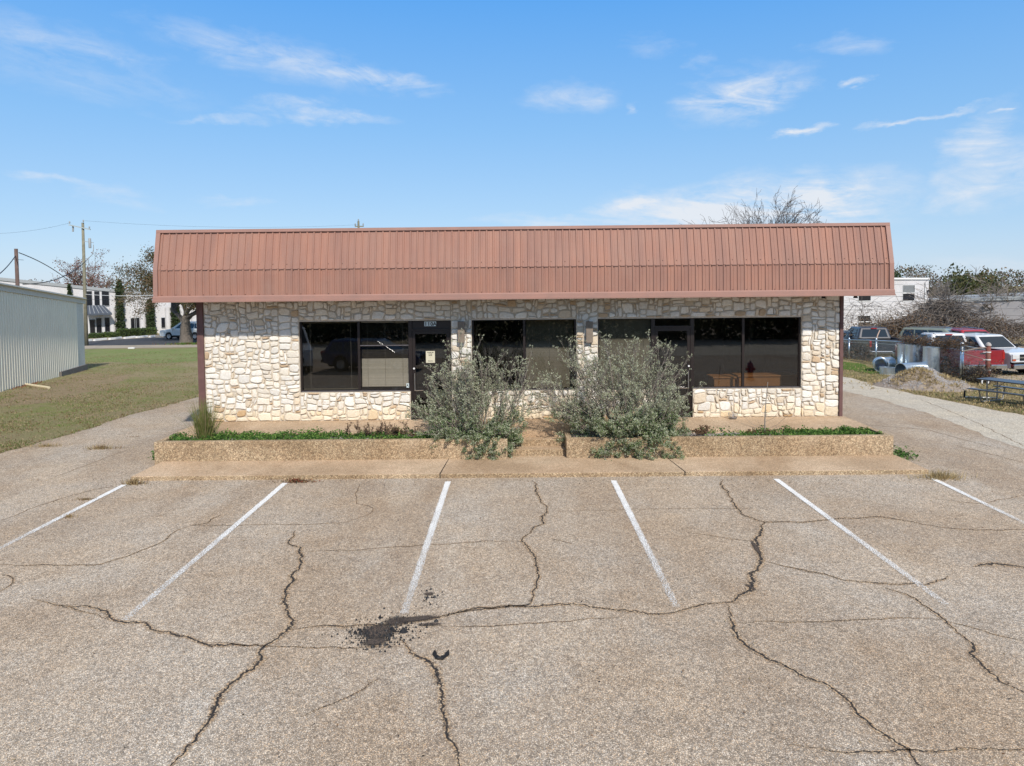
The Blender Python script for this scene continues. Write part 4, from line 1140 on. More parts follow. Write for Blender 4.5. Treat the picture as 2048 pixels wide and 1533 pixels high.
for (x0, x1, yt, yb_, lab) in ((1796, 1822, 687, 737, 'upright galvanised duct pipe, leftmost and partly behind its neighbour'), (1812, 1843, 688, 740, 'upright galvanised duct pipe, middle of the three'), (1847, 1877, 693, 750, 'upright galvanised duct pipe, rightmost of the three, beside the gravel heap')):
    p = ground((x0 + x1) / 2, yb_ + 5); s = ppm(p); yb_ += 5; pipe(lab, p - Vector((0, 0, .03)), (x1 - x0) / 2 / s, (yb_ - yt) / s, (0, 0, 1))
def lying(px0, py0, r_px, px1, py1, lab, wv):
    p = ground(px0, py0); s = ppm(p); r = r_px / s; L = wv
    d = Vector(px1).normalized(); pipe(lab, (p.x, p.y, p.z + r), r, L, d)
lying(1762, 745, 13.5, (.40, .92, .0), 0, 'short galvanised duct pipe lying open end forward, leftmost by the fence', .9)
lying(1759, 741, 12.5, (.93, .36, .0), 0, 'short galvanised duct pipe lying crosswise behind the leftmost open one', .75)
lying(1801, 757, 15, (.96, .30, .0), 0, 'long galvanised duct pipe lying in front of the upright ones', 1.25)
p = ground(1775, 749); s = ppm(p); pipe('flat galvanised ring between the lying pipes', p, 14.5 / s, 14 / s, (.02, 0, 1))

# gravel heap
base = ground(1852, 783); o = thing('gravel_heap', 'low heap of grey gravel overgrown with dry grass by the pipes', 'gravel heap', base)
mb = MB(); n = 46; idx = {}
def hh(x, y):
    r = math.hypot((x - .75) / 1.9, (y - 1.5) / 1.9); h = max(0, 1 - r) ** 1.0 * .80
    return h * (1 + .4 * mnoise.noise((x * 1.2, y * 1.2, 0))) + (.06 * mnoise.noise((x * 4, y * 4, 2)) if r < .9 else 0) - .02
for i in range(n + 1):
    for j in range(n + 1):
        x = -1.3 + 4 * i / n; y = -.4 + 4 * j / n; idx[i, j] = mb.p((x, y, hh(x, y) + prof(base.y + y) - base.z))
for i in range(n):
    for j in range(n): mb.face([idx[i, j], idx[i + 1, j], idx[i + 1, j + 1], idx[i, j + 1]])
mb.build('mound', simple('gravelly_soil', (.36, .30, .24), 1, var=.5, scale=9, bmp=1, c2=(.20, .17, .15)), o, smooth=True)
rs = random.Random(4); mb = MB(); gp = []
for i in range(2600):
    x = rs.gauss(.6, .75); y = 1.2 + rs.gauss(0, .7); z = hh(x, y) + prof(base.y + y) - base.z
    if hh(x, y) < .04: continue
    if mnoise.noise((x * 1.5, y * 1.5, 7)) > -.02 :
        s = rs.uniform(.015, .045); b0 = len(mb.v)
        for q in range(5): a = q * 2 * PI / 5; mb.p((x + s * math.cos(a), y + s * math.sin(a), z - .01 + rs.uniform(0, .02)))
        mb.p((x, y, z + s)); 
        for q in range(5): mb.face([b0 + q, b0 + (q + 1) % 5, b0 + 5])
    else: gp.append((x, y, z))
go = mb.build('stones', simple('grey_gravel', (.46, .44, .43), .9, var=.6, scale=30), o); go['kind'] = 'stuff'
for i in range(3500):
    x = rs.gauss(.7, 1.2); y = 1.4 + rs.gauss(0, .9)
    if mnoise.noise((x * 1.5, y * 1.5, 7)) < .05: gp.append((x, y, max(0, hh(x, y)) + prof(base.y + y) - base.z))
leaves('grass', np.array(gp), .12, [M['dry'], M['dry2'], M['dry']], o, 3, .2, 0, .8)

# chain-link fence
fp = [(1690, 676, 716), (1698, 679, 719), (1752, 680, 728), (1923, 689, 762)]
o = thing('chain_link_fence', 'sagging galvanised chain-link fence running behind the duct pipes', 'fence', ground(1923, 762)); OI = Matrix.Translation(-Vector(o.location))
G = []
for (px, yt, yb_) in fp:
    p = ground(px, yb_); G.append((p, (yb_ - yt) / ppm(p)))
G[0] = (G[1][0] + (G[1][0] - G[2][0]) * 1.0, G[1][1])
for i, (p, h) in enumerate(G[1:]):
    mb = MB(); mb.M = OI; r = .075 if i == 2 else .04; mb.tube([p - Vector((0, 0, .1)), p + Vector((0, 0, h))], r, 10, True); mb.lathe([(r * 1.15, 0), (r * 1.15, .04), (r * .6, .09), (0, .1)], (p.x, p.y, p.z + h), 10) ; mb.build('post', M['zinc'], o, smooth=True)
tops = [p + Vector((0, 0, h - .04)) for p, h in G]; bots = [p + Vector((0, 0, .05)) for p, h in G]
mb = MB(); mb.M = OI; mb.tube(tops, .028, 6); mb.build('top_rail', M['zinc'], o)
mb = MB(); mb.M = OI; mb.tube([t + Vector((0, .2, -.12 - .02 * i)) for i, t in enumerate(tops)], .012, 4); mb.build('tension_wire', M['zinc'], o)
mb = MB(); mb.M = OI
p = G[2][0] + Vector((0, 0, G[2][1])); mb.tube([p, p + Vector((.12, .1, .25)), p + Vector((.28, .2, .5))], .03, 6, True); mb.build('barb_arm', simple('rusty_arm', (.5, .36, .28), .7), o)
def linkmesh(mb, tops, bots, cell=.075, r=.0035):
    for i in range(len(tops) - 1):
        a, b_, c_, d_ = bots[i], bots[i + 1], tops[i + 1], tops[i]; L = (b_ - a).length; H = (d_ - a).length; nn = int(L / cell); nh = int(H / cell)
        out = (b_ - a).cross(Vector((0, 0, 1))).normalized() * .003
        def pt(u, v):
            lo = a.lerp(b_, u); hi = d_.lerp(c_, u); return lo.lerp(hi, v)
        for k in range(-nh, nn):
            for s in (1, -1):
                # diagonal clipped to panel
                k0 = k if s == 1 else k + nh
                u0_, v0, u1_, v1 = k0 / nn, 0., (k0 + s * nh) / nn, 1.
                if u0_ < 0: v0 += (0 - u0_) / (u1_ - u0_); u0_ = 0
                if u1_ < 0: v1 = v0 + (v1 - v0) * (0 - u0_) / (u1_ - u0_) if u1_ != u0_ else v1; u1_ = 0
                if u0_ > 1: v0 += (1 - u0_) / (u1_ - u0_); u0_ = 1
                if u1_ > 1: v1 = v0 + (v1 - v0) * (1 - u0_) / (u1_ - u0_) if u1_ != u0_ else v1; u1_ = 1
                if v1 - v0 < .02: continue
                p0, p1 = pt(u0_, v0), pt(u1_, v1); w = (p1 - p0).normalized().cross(out.normalized()) * r
                mb.poly([p0 - w + out * s, p0 + w + out * s, p1 + w + out * s, p1 - w + out * s])
mb = MB(); mb.M = OI; linkmesh(mb, tops, bots); mb.build('wire_mesh', M['zinc'], o)
# rusty gate post and second short run
M['rusty'] = simple('rusty_paint', (.26, .075, .05), .7, var=.5, scale=12, c2=(.10, .05, .04))
p = ground(1975, 768); h = 76 / ppm(p); o = thing('gate_post', 'rusty red gate post with a pale cap at the end of the fence', 'post', p)
mb = MB(); mb.tube([(0, 0, -.1), (0, 0, h)], .09, 12, True); mb.build('shaft', M['rusty'], o, smooth=True)
mb = MB(); mb.lathe([(.11, h), (.11, h + .05), (.07, h + .12), (0, h + .15)], n=12); mb.build('cap', simple('cap_metal', (.45, .42, .4), .6), o, smooth=True)
for z in (h * .82, h * .62, h * .35, h * .14): mb = MB(); mb.lathe([(.092, z), (.102, z + .005), (.102, z + .04), (.092, z + .045)], n=12); mb.box(-.2, -.09, -.01, .01, z + .01, z + .03); mb.build('clamp', M['white'], o)
mb = MB(); mb.tube([(-1.1, -.05, h * .86), (-.5, 0, h * .93), (0, 0, h * .96)], .03, 6, True); mb.tube([(-1.0, -.05, h * .8), (.0, 0, h * .62)], .015, 5, True); mb.build('brace', M['twig'], o)
GP = p
o = thing('chain_link_fence', 'short chain-link panel between the thick zinc post and the rusty gate post', 'fence', G[3][0]); mb = MB(); mb.M = Matrix.Translation(-Vector(o.location))
t0 = tops[3]; t1 = p + Vector((-.1, 0, h * .9)); linkmesh(mb, [t0, t1], [G[3][0] + Vector((0, 0, .05)), p + Vector((-.1, 0, .05))]); mb.build('wire_mesh', M['zinc'], o)
mb = MB(); mb.M = Matrix.Translation(-Vector(o.location)); mb.tube([t0, t1], .022, 6); mb.build('top_rail', M['zinc'], o)

# picnic table
M['tabletop'] = simple('black_coated_top', (.055, .062, .075), .35, var=.2, scale=3, spec=.6)
M['tubepale'] = simple('weathered_pipe', (.42, .41, .38), .5, metal=.4, var=.3, scale=8)
p = ground(2022, 808); o = thing('picnic_table', 'black topped picnic table with a bent steel pipe frame on the grass', 'picnic table', p, R(-66))
mb = MB(); mb.bbox(-.95, 1.1, -.36, .36, .72, .755, .012); mb.build('table_top', M['tabletop'], o)
for s in (-1, 1):
    mb = MB(); mb.bbox(-.95, 1.1, s * .68 - .125, s * .68 + .125, .42, .45, .01); mb.build('seat', M['tabletop'], o)
for x in (-.62, .78):
    mb = MB(); mb.tube([(x, -.68, .42), (x, -.62, .2), (x, -.56, .03), (x, -.4, .02), (x, .4, .02), (x, .56, .03), (x, .62, .2), (x, .68, .42)], .024, 8, True)
    mb.tube([(x, -.28, .72), (x, -.26, .02)], .024, 8, True); mb.tube([(x, .28, .72), (x, .26, .02)], .024, 8, True)
    mb.tube([(x, 0, .36), (x + (.45 if x < 0 else -.45), 0, .71)], .012, 6)
    mb.tube([(x, -.7, .40), (x, .7, .40)], .018, 6)
    mb.build('leg', M['tubepale'], o)
# fallen pipe with black end by the table
p = ground(1958, 797); o = thing('loose_pipe', 'pale pipe with a black grip lying on the grass by the picnic table', 'pipe', p, R(-18))
mb = MB(); mb.tube([(-.45, 0, .03), (.55, 0, .03)], .02, 8, True); mb.build('pipe', M['white'], o)
mb = MB(); mb.tube([(-.45, 0, -.02), (-.44, 0, .26)], .03, 8, True); mb.build('grip', M['black'], o)
p = ground(1970, 771); mb = MB(); mb.tube([(math.cos(a) * .13, 0, .13 + math.sin(a) * .13) for a in [i * PI / 7 for i in range(-1, 9)]], .028, 8, True)
o = mb.build('plastic_elbow', M['white']); o.location = p; tag(o, 'white plastic pipe elbow on the grass behind the picnic table', 'pipe')

# ---- vehicles
def paint(name, c, r=.25):
    m, nt, b = nodes(name); b.inputs['Base Color'].default_value = (*c, 1); b.inputs['Roughness'].default_value = r
    b.inputs['Coat Weight'].default_value = .5; b.inputs['Specular IOR Level'].default_value = .5; co = coords(nt)
    nt.links.new(mixc(nt, tuple(x * .82 for x in c), c, rng_(nt, nz(nt, co, 2, 5), .35, .65)), b.inputs['Base Color']); return m
M['rubber'] = simple('tyre_rubber', (.018, .018, .018), .85); M['chrome'] = simple('chrome', (.6, .6, .6), .22, metal=.95, var=.1); M['rim'] = simple('alloy_rim', (.55, .55, .56), .3, metal=.7, var=.1)
M['redlens'] = simple('red_lens', (.35, .012, .012), .2, var=.1, spec=.7); M['lens'] = simple('headlight_lens', (.65, .66, .66), .12, var=.15, spec=.8); M['amber'] = simple('amber_lens', (.55, .12, .05), .25)
def wheel(o, x, y, r=.38, s=1):
    mb = MB(); mb.M = Matrix.Translation((x, y, r)) @ Matrix.Rotation(R(90), 4, 'X'); w = .12
    mb.lathe([(r * .62, -w), (r * .93, -w), (r, -w * .7), (r, w * .7), (r * .93, w), (r * .62, w)], n=28); t = mb.build('wheel', M['rubber'], o, smooth=True)
    mb = MB(); mb.M = Matrix.Translation((x, y, r)) @ Matrix.Rotation(R(90), 4, 'X')
    zz = w * .75 * s * -1
    mb.lathe([(r * .62, zz), (r * .58, zz * .8), (r * .2, zz * .6), (.0, zz * .7)], n=28)
    for k in range(6):
        a = k * PI / 3; ca, sa = math.cos(a), math.sin(a); q = r * .58
        mb.poly([(ca * .05 - sa * .035, sa * .05 + ca * .035, zz * 1.02), (ca * q - sa * .03, sa * q + ca * .03, zz * 1.05), (ca * q + sa * .03, sa * q - ca * .03, zz * 1.05), (ca * .05 + sa * .035, sa * .05 - ca * .035, zz * 1.02)])
    mb.build('rim', M['rim'], t)
def arch(x, r, z0, n=9, rev=False):
    P_ = [(x - r * math.cos(PI * i / n), z0 + (r * math.sin(PI * i / n))) for i in range(n + 1)]
    return P_[::-1] if rev else P_
def quadon(mb, a, b_, c_, d_, off, inset=(.06, .06, .1, .08)):
    """window quad on a bilinear face a(bl) b(br) c(tr) d(tl)"""
    l, r_, bt, tp = inset; a, b_, c_, d_ = map(Vector, (a, b_, c_, d_)); n = (b_ - a).cross(d_ - a).normalized() * off
    f = lambda u, v: a.lerp(b_, u).lerp(d_.lerp(c_, u), v) + n
    mb.poly([f(l, bt), f(1 - r_, bt), f(1 - r_, 1 - tp), f(l, 1 - tp)])
def body_prism(o, outline, w, mat, name='body', b=.05):
    bm = bmesh.new(); vs = [bm.verts.new((x, -w, z)) for x, z in outline]; f = bm.faces.new(vs)
    r_ = bmesh.ops.extrude_face_region(bm, geom=[f]); 
    for v in r_['geom']:
        if isinstance(v, bmesh.types.BMVert): v.co.y = w
    bmesh.ops.recalc_face_normals(bm, faces=bm.faces[:])
    ed = [e for e in bm.edges if all(abs(abs(v.co.y) - w) < 1e-5 for v in e.verts) and e.verts[0].co.y * e.verts[1].co.y > 0 and max(v.co.z for v in e.verts) > .6]
    bmesh.ops.bevel(bm, geom=ed, offset=b, segments=3, affect='EDGES', profile=.5)
    me = bpy.data.meshes.new(name); bm.to_mesh(me); bm.free(); me.materials.append(mat); ob = bpy.data.objects.new(name, me); col.objects.link(ob); ob.parent = o; return ob
def cab_loft(o, B4, T4, mat, wins, crown=.05):
    """B4/T4: x0,x1,halfwidth,z of base and top; wins: dict of window quads"""
    mb = MB(); (bx0, bx1, bw, bz), (tx0, tx1, tw, tz) = B4, T4
    Bv = [(bx0, -bw, bz), (bx1, -bw, bz), (bx1, bw, bz), (bx0, bw, bz)]; Tv = [(tx0, -tw, tz), (tx1, -tw, tz), (tx1, tw, tz), (tx0, tw, tz)]
    bm = bmesh.new(); v = [bm.verts.new(q) for q in Bv + Tv]
    for f in ((0, 1, 5, 4), (1, 2, 6, 5), (2, 3, 7, 6), (3, 0, 4, 7), (4, 5, 6, 7)): bm.faces.new([v[i] for i in f])
    bm.edges.ensure_lookup_table(); ed = [e for e in bm.edges if max(q.co.z for q in e.verts) > tz - .01]
    bmesh.ops.bevel(bm, geom=ed, offset=.075, segments=3, affect='EDGES', profile=.5)
    me = bpy.data.meshes.new('cab'); bm.to_mesh(me); bm.free(); me.materials.append(mat); ob = bpy.data.objects.new('cab', me); col.objects.link(ob); ob.parent = o
    for k in wins:
        mb = MB()
        if k == 'front': quadon(mb, Bv[1], Bv[2], Tv[2], Tv[1], .012, (.07, .07, .10, .14)); nm = 'windshield'
        if k == 'rear': quadon(mb, Bv[3], Bv[0], Tv[0], Tv[3], .012, (.1, .1, .14, .16)); nm = 'rear_window'
        if isinstance(k, tuple):
            s, u0_, u1_ = k
            if s > 0: a, b_, c_, d_ = Bv[2], Bv[3], Tv[3], Tv[2]
            else: a, b_, c_, d_ = Bv[0], Bv[1], Tv[1], Tv[0]
            quadon(mb, a, b_, c_, d_, .012, (u0_, 1 - u1_, .12, .16)); nm = 'side_window'
        mb.build(nm, M['carglass'], ob)
    return ob
def pickup(label, loc, heading, mat, crew=True, lenient=False, tail=None, cabmat=None):
    o = thing('pickup_truck', label, 'pickup truck', loc, heading, None)
    ar = .47; z0 = .42
    fx, rx = 1.75, -1.75
    # front part with hood
    cb = -1.0 if crew else -.45
    out = [(cb - .02, z0)] + [(1.2, z0)] + arch(fx, ar, z0) + [(2.3, z0 - .02), (2.78, z0), (2.84, .62), (2.82, 1.02), (2.66, 1.13), (1.35, 1.22), (cb - .02, 1.18)]
    body_prism(o, out, .97, mat)
    # bed sides
    for s in (-1, 1):
        P_ = [(-2.8, z0 + .05), (-2.25, z0)] + arch(rx, ar, z0) + [(cb - .05, z0), (cb - .05, 1.2), (-2.8, 1.2)]
        mb = MB(); y0, y1 = (s * .97, s * .88); mb.prism(P_, min(y0, y1), max(y0, y1), 'y'); mb.bbox(-2.8, cb - .05, min(y0, y1) - .004, max(y0, y1) + .004, 1.195, 1.24, .015); mb.build('bed_side', mat, o)
    mb = MB(); mb.box(-2.78, cb - .06, -.88, .88, .62, .68); mb.box(cb - .1, cb - .06, -.88, .88, .68, 1.19); mb.build('bed_floor', M['black'], o)
    mb = MB(); mb.bbox(-2.86, -2.801, -.86, .86, .58, 1.22, .02); mb.box(-2.868, -2.86, -.7, .7, .66, .69); mb.box(-2.868, -2.86, -.7, .7, .98, 1.0); t = mb.build('tailgate', tail or mat, o)
    mb = MB(); mb.box(-2.875, -2.861, -.12, .12, 1.05, 1.12); mb.build('handle', M['black'], t)
    mb = MB(); mb.bbox(-3.02, -2.84, -.98, .98, .42, .60, .03); mb.build('rear_bumper', M['chrome'], o)
    mb = MB(); mb.bbox(2.80, 3.0, -1.0, 1.0, .40, .62, .04); mb.m = 1; mb.box(2.78, 2.96, -1.0, 1.0, .63, .70); mb.build('front_bumper', [M['chrome'], M['black']], o)
    mb = MB(); mb.box(2.83, 2.87, -.55, .55, .78, 1.05); mb.m = 1; mb.box(2.871, 2.885, -.56, .56, .88, .94); mb.build('grille', [M['black'], M['chrome']], o)
    for s in (-1, 1):
        mb = MB(); mb.bbox(2.70, 2.86, s * .76 - .19, s * .76 + .19, .84, 1.06, .03); hl = mb.build('headlight', M['lens'], o)
        mb = MB(); mb.box(2.72, 2.863, s * .86 - .085, s * .86 + .085, .76, .835); mb.build('turn_signal', M['amber'], o)
        mb = MB(); mb.bbox(-2.85, -2.74, s * .92 - .055, s * .92 + .055, .82, 1.16, .015); mb.build('tail_light', M['redlens'], o)
        mb = MB(); mb.bbox(1.0, 1.14, s * 1.1 - .09, s * 1.1 + .09, 1.2, 1.36, .03); mb.build('mirror', M['black'], o)
        for x in (fx, rx): wheel(o, x, s * .86, .40, s)
        mb = MB(); 
        for x in ((1.22, .28, -.85) if crew else (1.22, -.30)): mb.box(x, x + .012, s * .9745 - .003, s * .9745 + .003, .5, 1.17)
        mb.build('door_seam', M['black'], o)
        for x in ((.38, -.72) if crew else (-.15,)): mb = MB(); mb.box(x, x + .14, s * .982 - .012, s * .982 + .012, 1.02, 1.06); mb.build('door_handle', M['black'], o)
    mb = MB(); mb.box(cb, 1.2, -.8, .8, .3, .42); mb.box(-2.7, 2.6, -.4, .4, .32, .44); mb.build('chassis', M['black'], o)
    wins = ['front', 'rear'] + ([(1, .07, .42), (1, .47, .80), (-1, .2, .53), (-1, .58, .93)] if crew else [(1, .1, .62), (-1, .38, .9)])
    # u runs base0->base1; side +y is reversed
    c = cab_loft(o, (cb, 1.38, .95, 1.17), (cb + .2, .68, .76, 1.80), cabmat or mat, wins)
    mb = MB(); mb.bbox(cb + .12, cb + .2, -.16, .16, 1.725, 1.78, .01); mb.build('brake_light', M['redlens'], c)
    return o
W_ = paint('white_car_paint', (.72, .73, .74)); RD = paint('red_car_paint', (.26, .012, .022)); DK = paint('dark_blue_car_paint', (.022, .026, .040), .35); RD2 = paint('bright_red_car_paint', (.40, .02, .03)); SV = paint('silver_blue_car_paint', (.74, .79, .80), .3); GG = paint('grey_green_cover', (.20, .235, .20), .6)
def vloc(px, py): return ground(px, py)
p = vloc(2060, 752)
fwd = Vector((math.cos(R(-78)), math.sin(R(-78)), 0)); q = p - fwd * 2.85
tw = pickup('white crew cab pickup with chrome bumper and grille facing forward', (q.x, q.y, prof(q.y)), R(-78), W_); tw.scale = (1, 1, .97)
p = vloc(1966, 754); fwd = Vector((math.cos(R(89)), math.sin(R(89)), 0)); q = p + fwd * 2.9
rp = pickup('dark red pickup with a white cab, tailgate behind the rusty gate post', (q.x, q.y, prof(q.y)), R(89), RD, crew=False, cabmat=W_)
mb = MB(); mb.bbox(-.95, -.55, -.84, .84, 1.0, 1.42, .02); mb.build('toolbox', M['black'], rp)
p = vloc(1776, 722); fwd = Vector((math.cos(R(84)), math.sin(R(84)), 0)); q = p + fwd * 2.9
pickup('dark blue pickup behind the left run of chain-link fence', (q.x, q.y, prof(q.y)), R(84), DK)

def suv(name, label, cat, loc, heading, mat, H=1.68, rails=True):
    o = thing(name, label, cat, loc, heading); ar = .40; z0 = .34; fx, rx = 1.42, -1.42; k = H / 1.68
    out = [(-2.35, z0 + .1), (-1.95, z0)] + arch(rx, ar, z0) + arch(fx, ar, z0) + [(2.0, z0), (2.42, z0 + .06), (2.46, .66), (2.36, .90 * k), (1.3, 1.04 * k), (-2.36, 1.06 * k), (-2.42, .7)]
    body_prism(o, out, .92, mat, b=.08)
    c = cab_loft(o, (-2.33, 1.28, .88, 1.03 * k), (-1.98, .30, .70, H), mat, ['front', 'rear', (1, .12, .42), (1, .45, .70), (1, .73, .93), (-1, .08, .28), (-1, .31, .56), (-1, .59, .88)])
    for s in ((-1, 1) if rails else ()):
        mb = MB(); mb.tube([(-1.85, s * .6, H + .01), (-1.6, s * .6, H + .05), (.1, s * .6, H + .05), (.25, s * .6, H)], .018, 5)
        mb.build('roof_rail', M['chrome'], c)
    for s in (-1, 1):
        for x in (fx, rx): wheel(o, x, s * .82, .35, s)
        mb = MB(); mb.bbox(2.2, 2.43, s * .7 - .17, s * .7 + .17, .70, .86, .03); mb.build('headlight', M['lens'], o)
        mb = MB(); mb.bbox(-2.43, -2.2, s * .72 - .17, s * .72 + .17, .80, .98, .03); mb.build('tail_light', M['redlens'], o)
        mb = MB(); mb.bbox(.85, .99, s * 1.0 - .08, s * 1.0 + .08, 1.02, 1.15, .02); mb.build('mirror', mat, o)
        mb = MB()
        for x in (.95, -.1, -1.05): mb.box(x, x + .012, s * .9245 - .003, s * .9245 + .003, .45, 1.03)
        mb.box(-1.9, 1.9, s * .93 - .008, s * .93 + .008, .36, .46) if False else None
        mb.build('door_seam', M['black'], o)
        mb = MB(); mb.box(-1.0, 1.0, s * .92 - .015, s * .92 + .015, .34, .44); mb.build('sill_trim', M['black'], o)
    mb = MB(); mb.box(2.44, 2.475, -.5, .5, .55, .78); mb.build('grille', M['black'], o)
    mb = MB(); mb.box(-2.1, 2.1, -.75, .75, .24, .36); mb.build('chassis', M['black'], o)
    mb = MB(); mb.box(-2.445, -2.425, -.85, .85, .42, .56); mb.m = 1; mb.box(-2.44, -2.425, -.2, .2, .72, .84); mb.build('rear_bumper', [M['black'], M['white']], o)
    return o
def vY(px, Y): v = onY(px, 600, Y); return (v.x, Y, prof(Y))
suv('parked_car', 'bright red car between the white cab and the white crew cab pickup', 'car', vY(1942, 41), R(-92), RD2, 1.66)
suv('parked_car', 'grey-green car behind the white cab of the red pickup', 'car', vY(1888, 42), R(-50), GG, 1.70)
suv('parked_car', 'dark low car at the left end of the chain-link fence', 'car', vY(1700, 45), R(84), DK, 1.5)
p = vloc(368, 679.5); suv('parked_suv', 'silver-blue SUV parked behind the oak trunk', 'SUV', (p.x, p.y + .7, p.z), R(172), SV, 1.72)
# ------------------------------------------------------------------ buildings behind
def plane_fn(A, Bp):
    A = Vector(A); Bp = Vector(Bp); d = Vector((Bp.x - A.x, Bp.y - A.y, 0)).normalized(); n = Vector((d.y, -d.x, 0))
    if n.dot(CAM - A) < 0: n = -n
    def f(px, py, off=0.0):
        r = ray(px, py); t = (A + n * off - CAM).dot(n) / r.dot(n); return CAM + r * t
    return f, d, n
def bricky(name, c1, c2, mortar, sc=4.5, bmp=.3):
    m, nt, b = nodes(name); co = coords(nt)
    geo = nt.nodes.new('ShaderNodeNewGeometry'); sx = N(nt, 'ShaderNodeSeparateXYZ'); nt.links.new(geo.outputs['Position'], sx.inputs[0])
    cb = N(nt, 'ShaderNodeCombineXYZ'); nt.links.new(math_(nt, 'ADD', sx.outputs[0], sx.outputs[1]), cb.inputs[0]); nt.links.new(sx.outputs[2], cb.inputs[1])
    br = N(nt, 'ShaderNodeTexBrick'); br.inputs['Color1'].default_value = (*c1, 1); br.inputs['Color2'].default_value = (*c2, 1); br.inputs['Mortar'].default_value = (*mortar, 1); br.inputs['Scale'].default_value = sc
    br.inputs['Mortar Size'].default_value = .012; nt.links.new(cb.outputs[0], br.inputs['Vector'])
    c = mixc(nt, br.outputs['Color'], (.75, .72, .68), rng_(nt, nz(nt, co, .8, 5), .5, .8, 0, .5), 'MULTIPLY')
    nt.links.new(c, b.inputs['Base Color']); b.inputs['Roughness'].default_value = .85; return m
M['wbrick'] = bricky('white_painted_brick', (.66, .65, .65), (.58, .57, .58), (.44, .43, .43))
M['wblock'] = bricky('cream_block', (.70, .69, .62), (.64, .63, .56), (.45, .45, .40), 5)
M['darkwin'] = simple('dark_window_glass', (.014, .015, .020), .12, var=.2, spec=.6)
M['awning'] = simple('slate_blue_metal', (.075, .09, .115), .45, var=.15)
M['fascia'] = simple('grey_fascia', (.34, .36, .37), .7, var=.15)

def slab_building(name, label, A, Bp, top_px, depth, mat, zb=-2.2, cap=None):
    """facade from ground point A to Bp; roof heights taken at both ends"""
    f, d, n = plane_fn(A, Bp)
    o = thing(name, label, 'building', (A.x, A.y, 0)); inv = Matrix.Translation((-A.x, -A.y, 0))
    tA, tB = top_px
    mb = MB(); mb.M = inv; b0 = Vector((A.x, A.y, 0)); b1 = Vector((Bp.x, Bp.y, 0)); dn = -n * depth
    z = Vector((0, 0, 1))
    q = [b0 + z * zb, b1 + z * zb, b1 + z * tB, b0 + z * tA]; q2 = [v + dn for v in q]
    mb.poly(q); mb.poly(q2[::-1]); mb.poly([q[0], q[3], q2[3], q2[0]]); mb.poly([q[1], q2[1], q2[2], q[2]]); mb.poly([q[3], q[2], q2[2], q2[3]])
    mb.build('wall', mat, o)
    if cap:
        mb = MB(); mb.M = inv
        h = cap[0]; e = n * .12
        a0, a1 = b0 + z * (tA - h), b1 + z * (tB - h); c0, c1 = b0 + z * (tA + .02), b1 + z * (tB + .02)
        mb.poly([a0 + e, a1 + e, c1 + e, c0 + e]); mb.poly([c0 + e, c1 + e, c1 + dn, c0 + dn]); mb.poly([a0 + e, a0, a1, a1 + e]); mb.poly([a0 + e, c0 + e, c0 + dn, a0 + dn]); mb.poly([a1 + e, a1 + dn, c1 + dn, c1 + e])
        mb.build('roof_edge', cap[1], o)
    return o, f, d, n, inv
def pxquad(mb, f, x0, x1, y0, y1, off0, off1, ys=None):
    """box on a facade bounded by picture columns/rows measured on its plane"""
    a = f(x0, (y0 + y1) / 2, 0); b_ = f(x1, (y0 + y1) / 2, 0); zt = f((x0 + x1) / 2, y0, 0).z; zb_ = f((x0 + x1) / 2, y1, 0).z
    return a, b_, zt, zb_
def fbox(mb, n, a, b_, z0, z1, o0, o1):
    P_ = [Vector((a.x, a.y, z)) + n * o for z in (z0, z1) for o in (o0, o1)] ; Q_ = [Vector((b_.x, b_.y, z)) + n * o for z in (z0, z1) for o in (o0, o1)]
    i = [mb.p(v) for v in P_ + Q_]  # 0:z0o0 1:z0o1 2:z1o0 3:z1o1 ; 4..7
    for fc in ((1, 5, 7, 3), (0, 2, 6, 4), (0, 4, 5, 1), (2, 3, 7, 6), (0, 1, 3, 2), (4, 6, 7, 5)): mb.face([i[k] for k in fc])
def fwin(o, inv, f, n, x0, x1, y0, y1, sash=True, frame_m=None, blinds=False):
    a, b_, zt, zb_ = pxquad(None, f, x0, x1, y0, y1, 0, 0); d = (b_ - a).normalized(); w = .07
    mb = MB(); mb.M = inv
    fbox(mb, n, a, b_, zb_ - w, zb_, 0, .06); fbox(mb, n, a, b_, zt, zt + w * .6, 0, .05); fbox(mb, n, a - d * w * .6, a, zb_, zt, 0, .05); fbox(mb, n, b_, b_ + d * w * .6, zb_, zt, 0, .05)
    if sash: fbox(mb, n, a, b_, (zt + zb_) / 2 - .04, (zt + zb_) / 2 + .04, .01, .05)
    wdw = mb.build('window', frame_m or M['fascia'], o)
    mb = MB(); mb.M = inv; fbox(mb, n, a, b_, zb_, zt, .0, .018)
    if blinds:
        mb.m = 1; hz = zb_ + (zt - zb_) * .45
        for i in range(8): z = hz + (zt - hz) * i / 8; fbox(mb, n, a + d * .05, b_ - d * .05, z, z + (zt - hz) / 8 * .6, .019, .024)
    mb.build('pane', [M['darkwin'], M['fascia']], wdw)

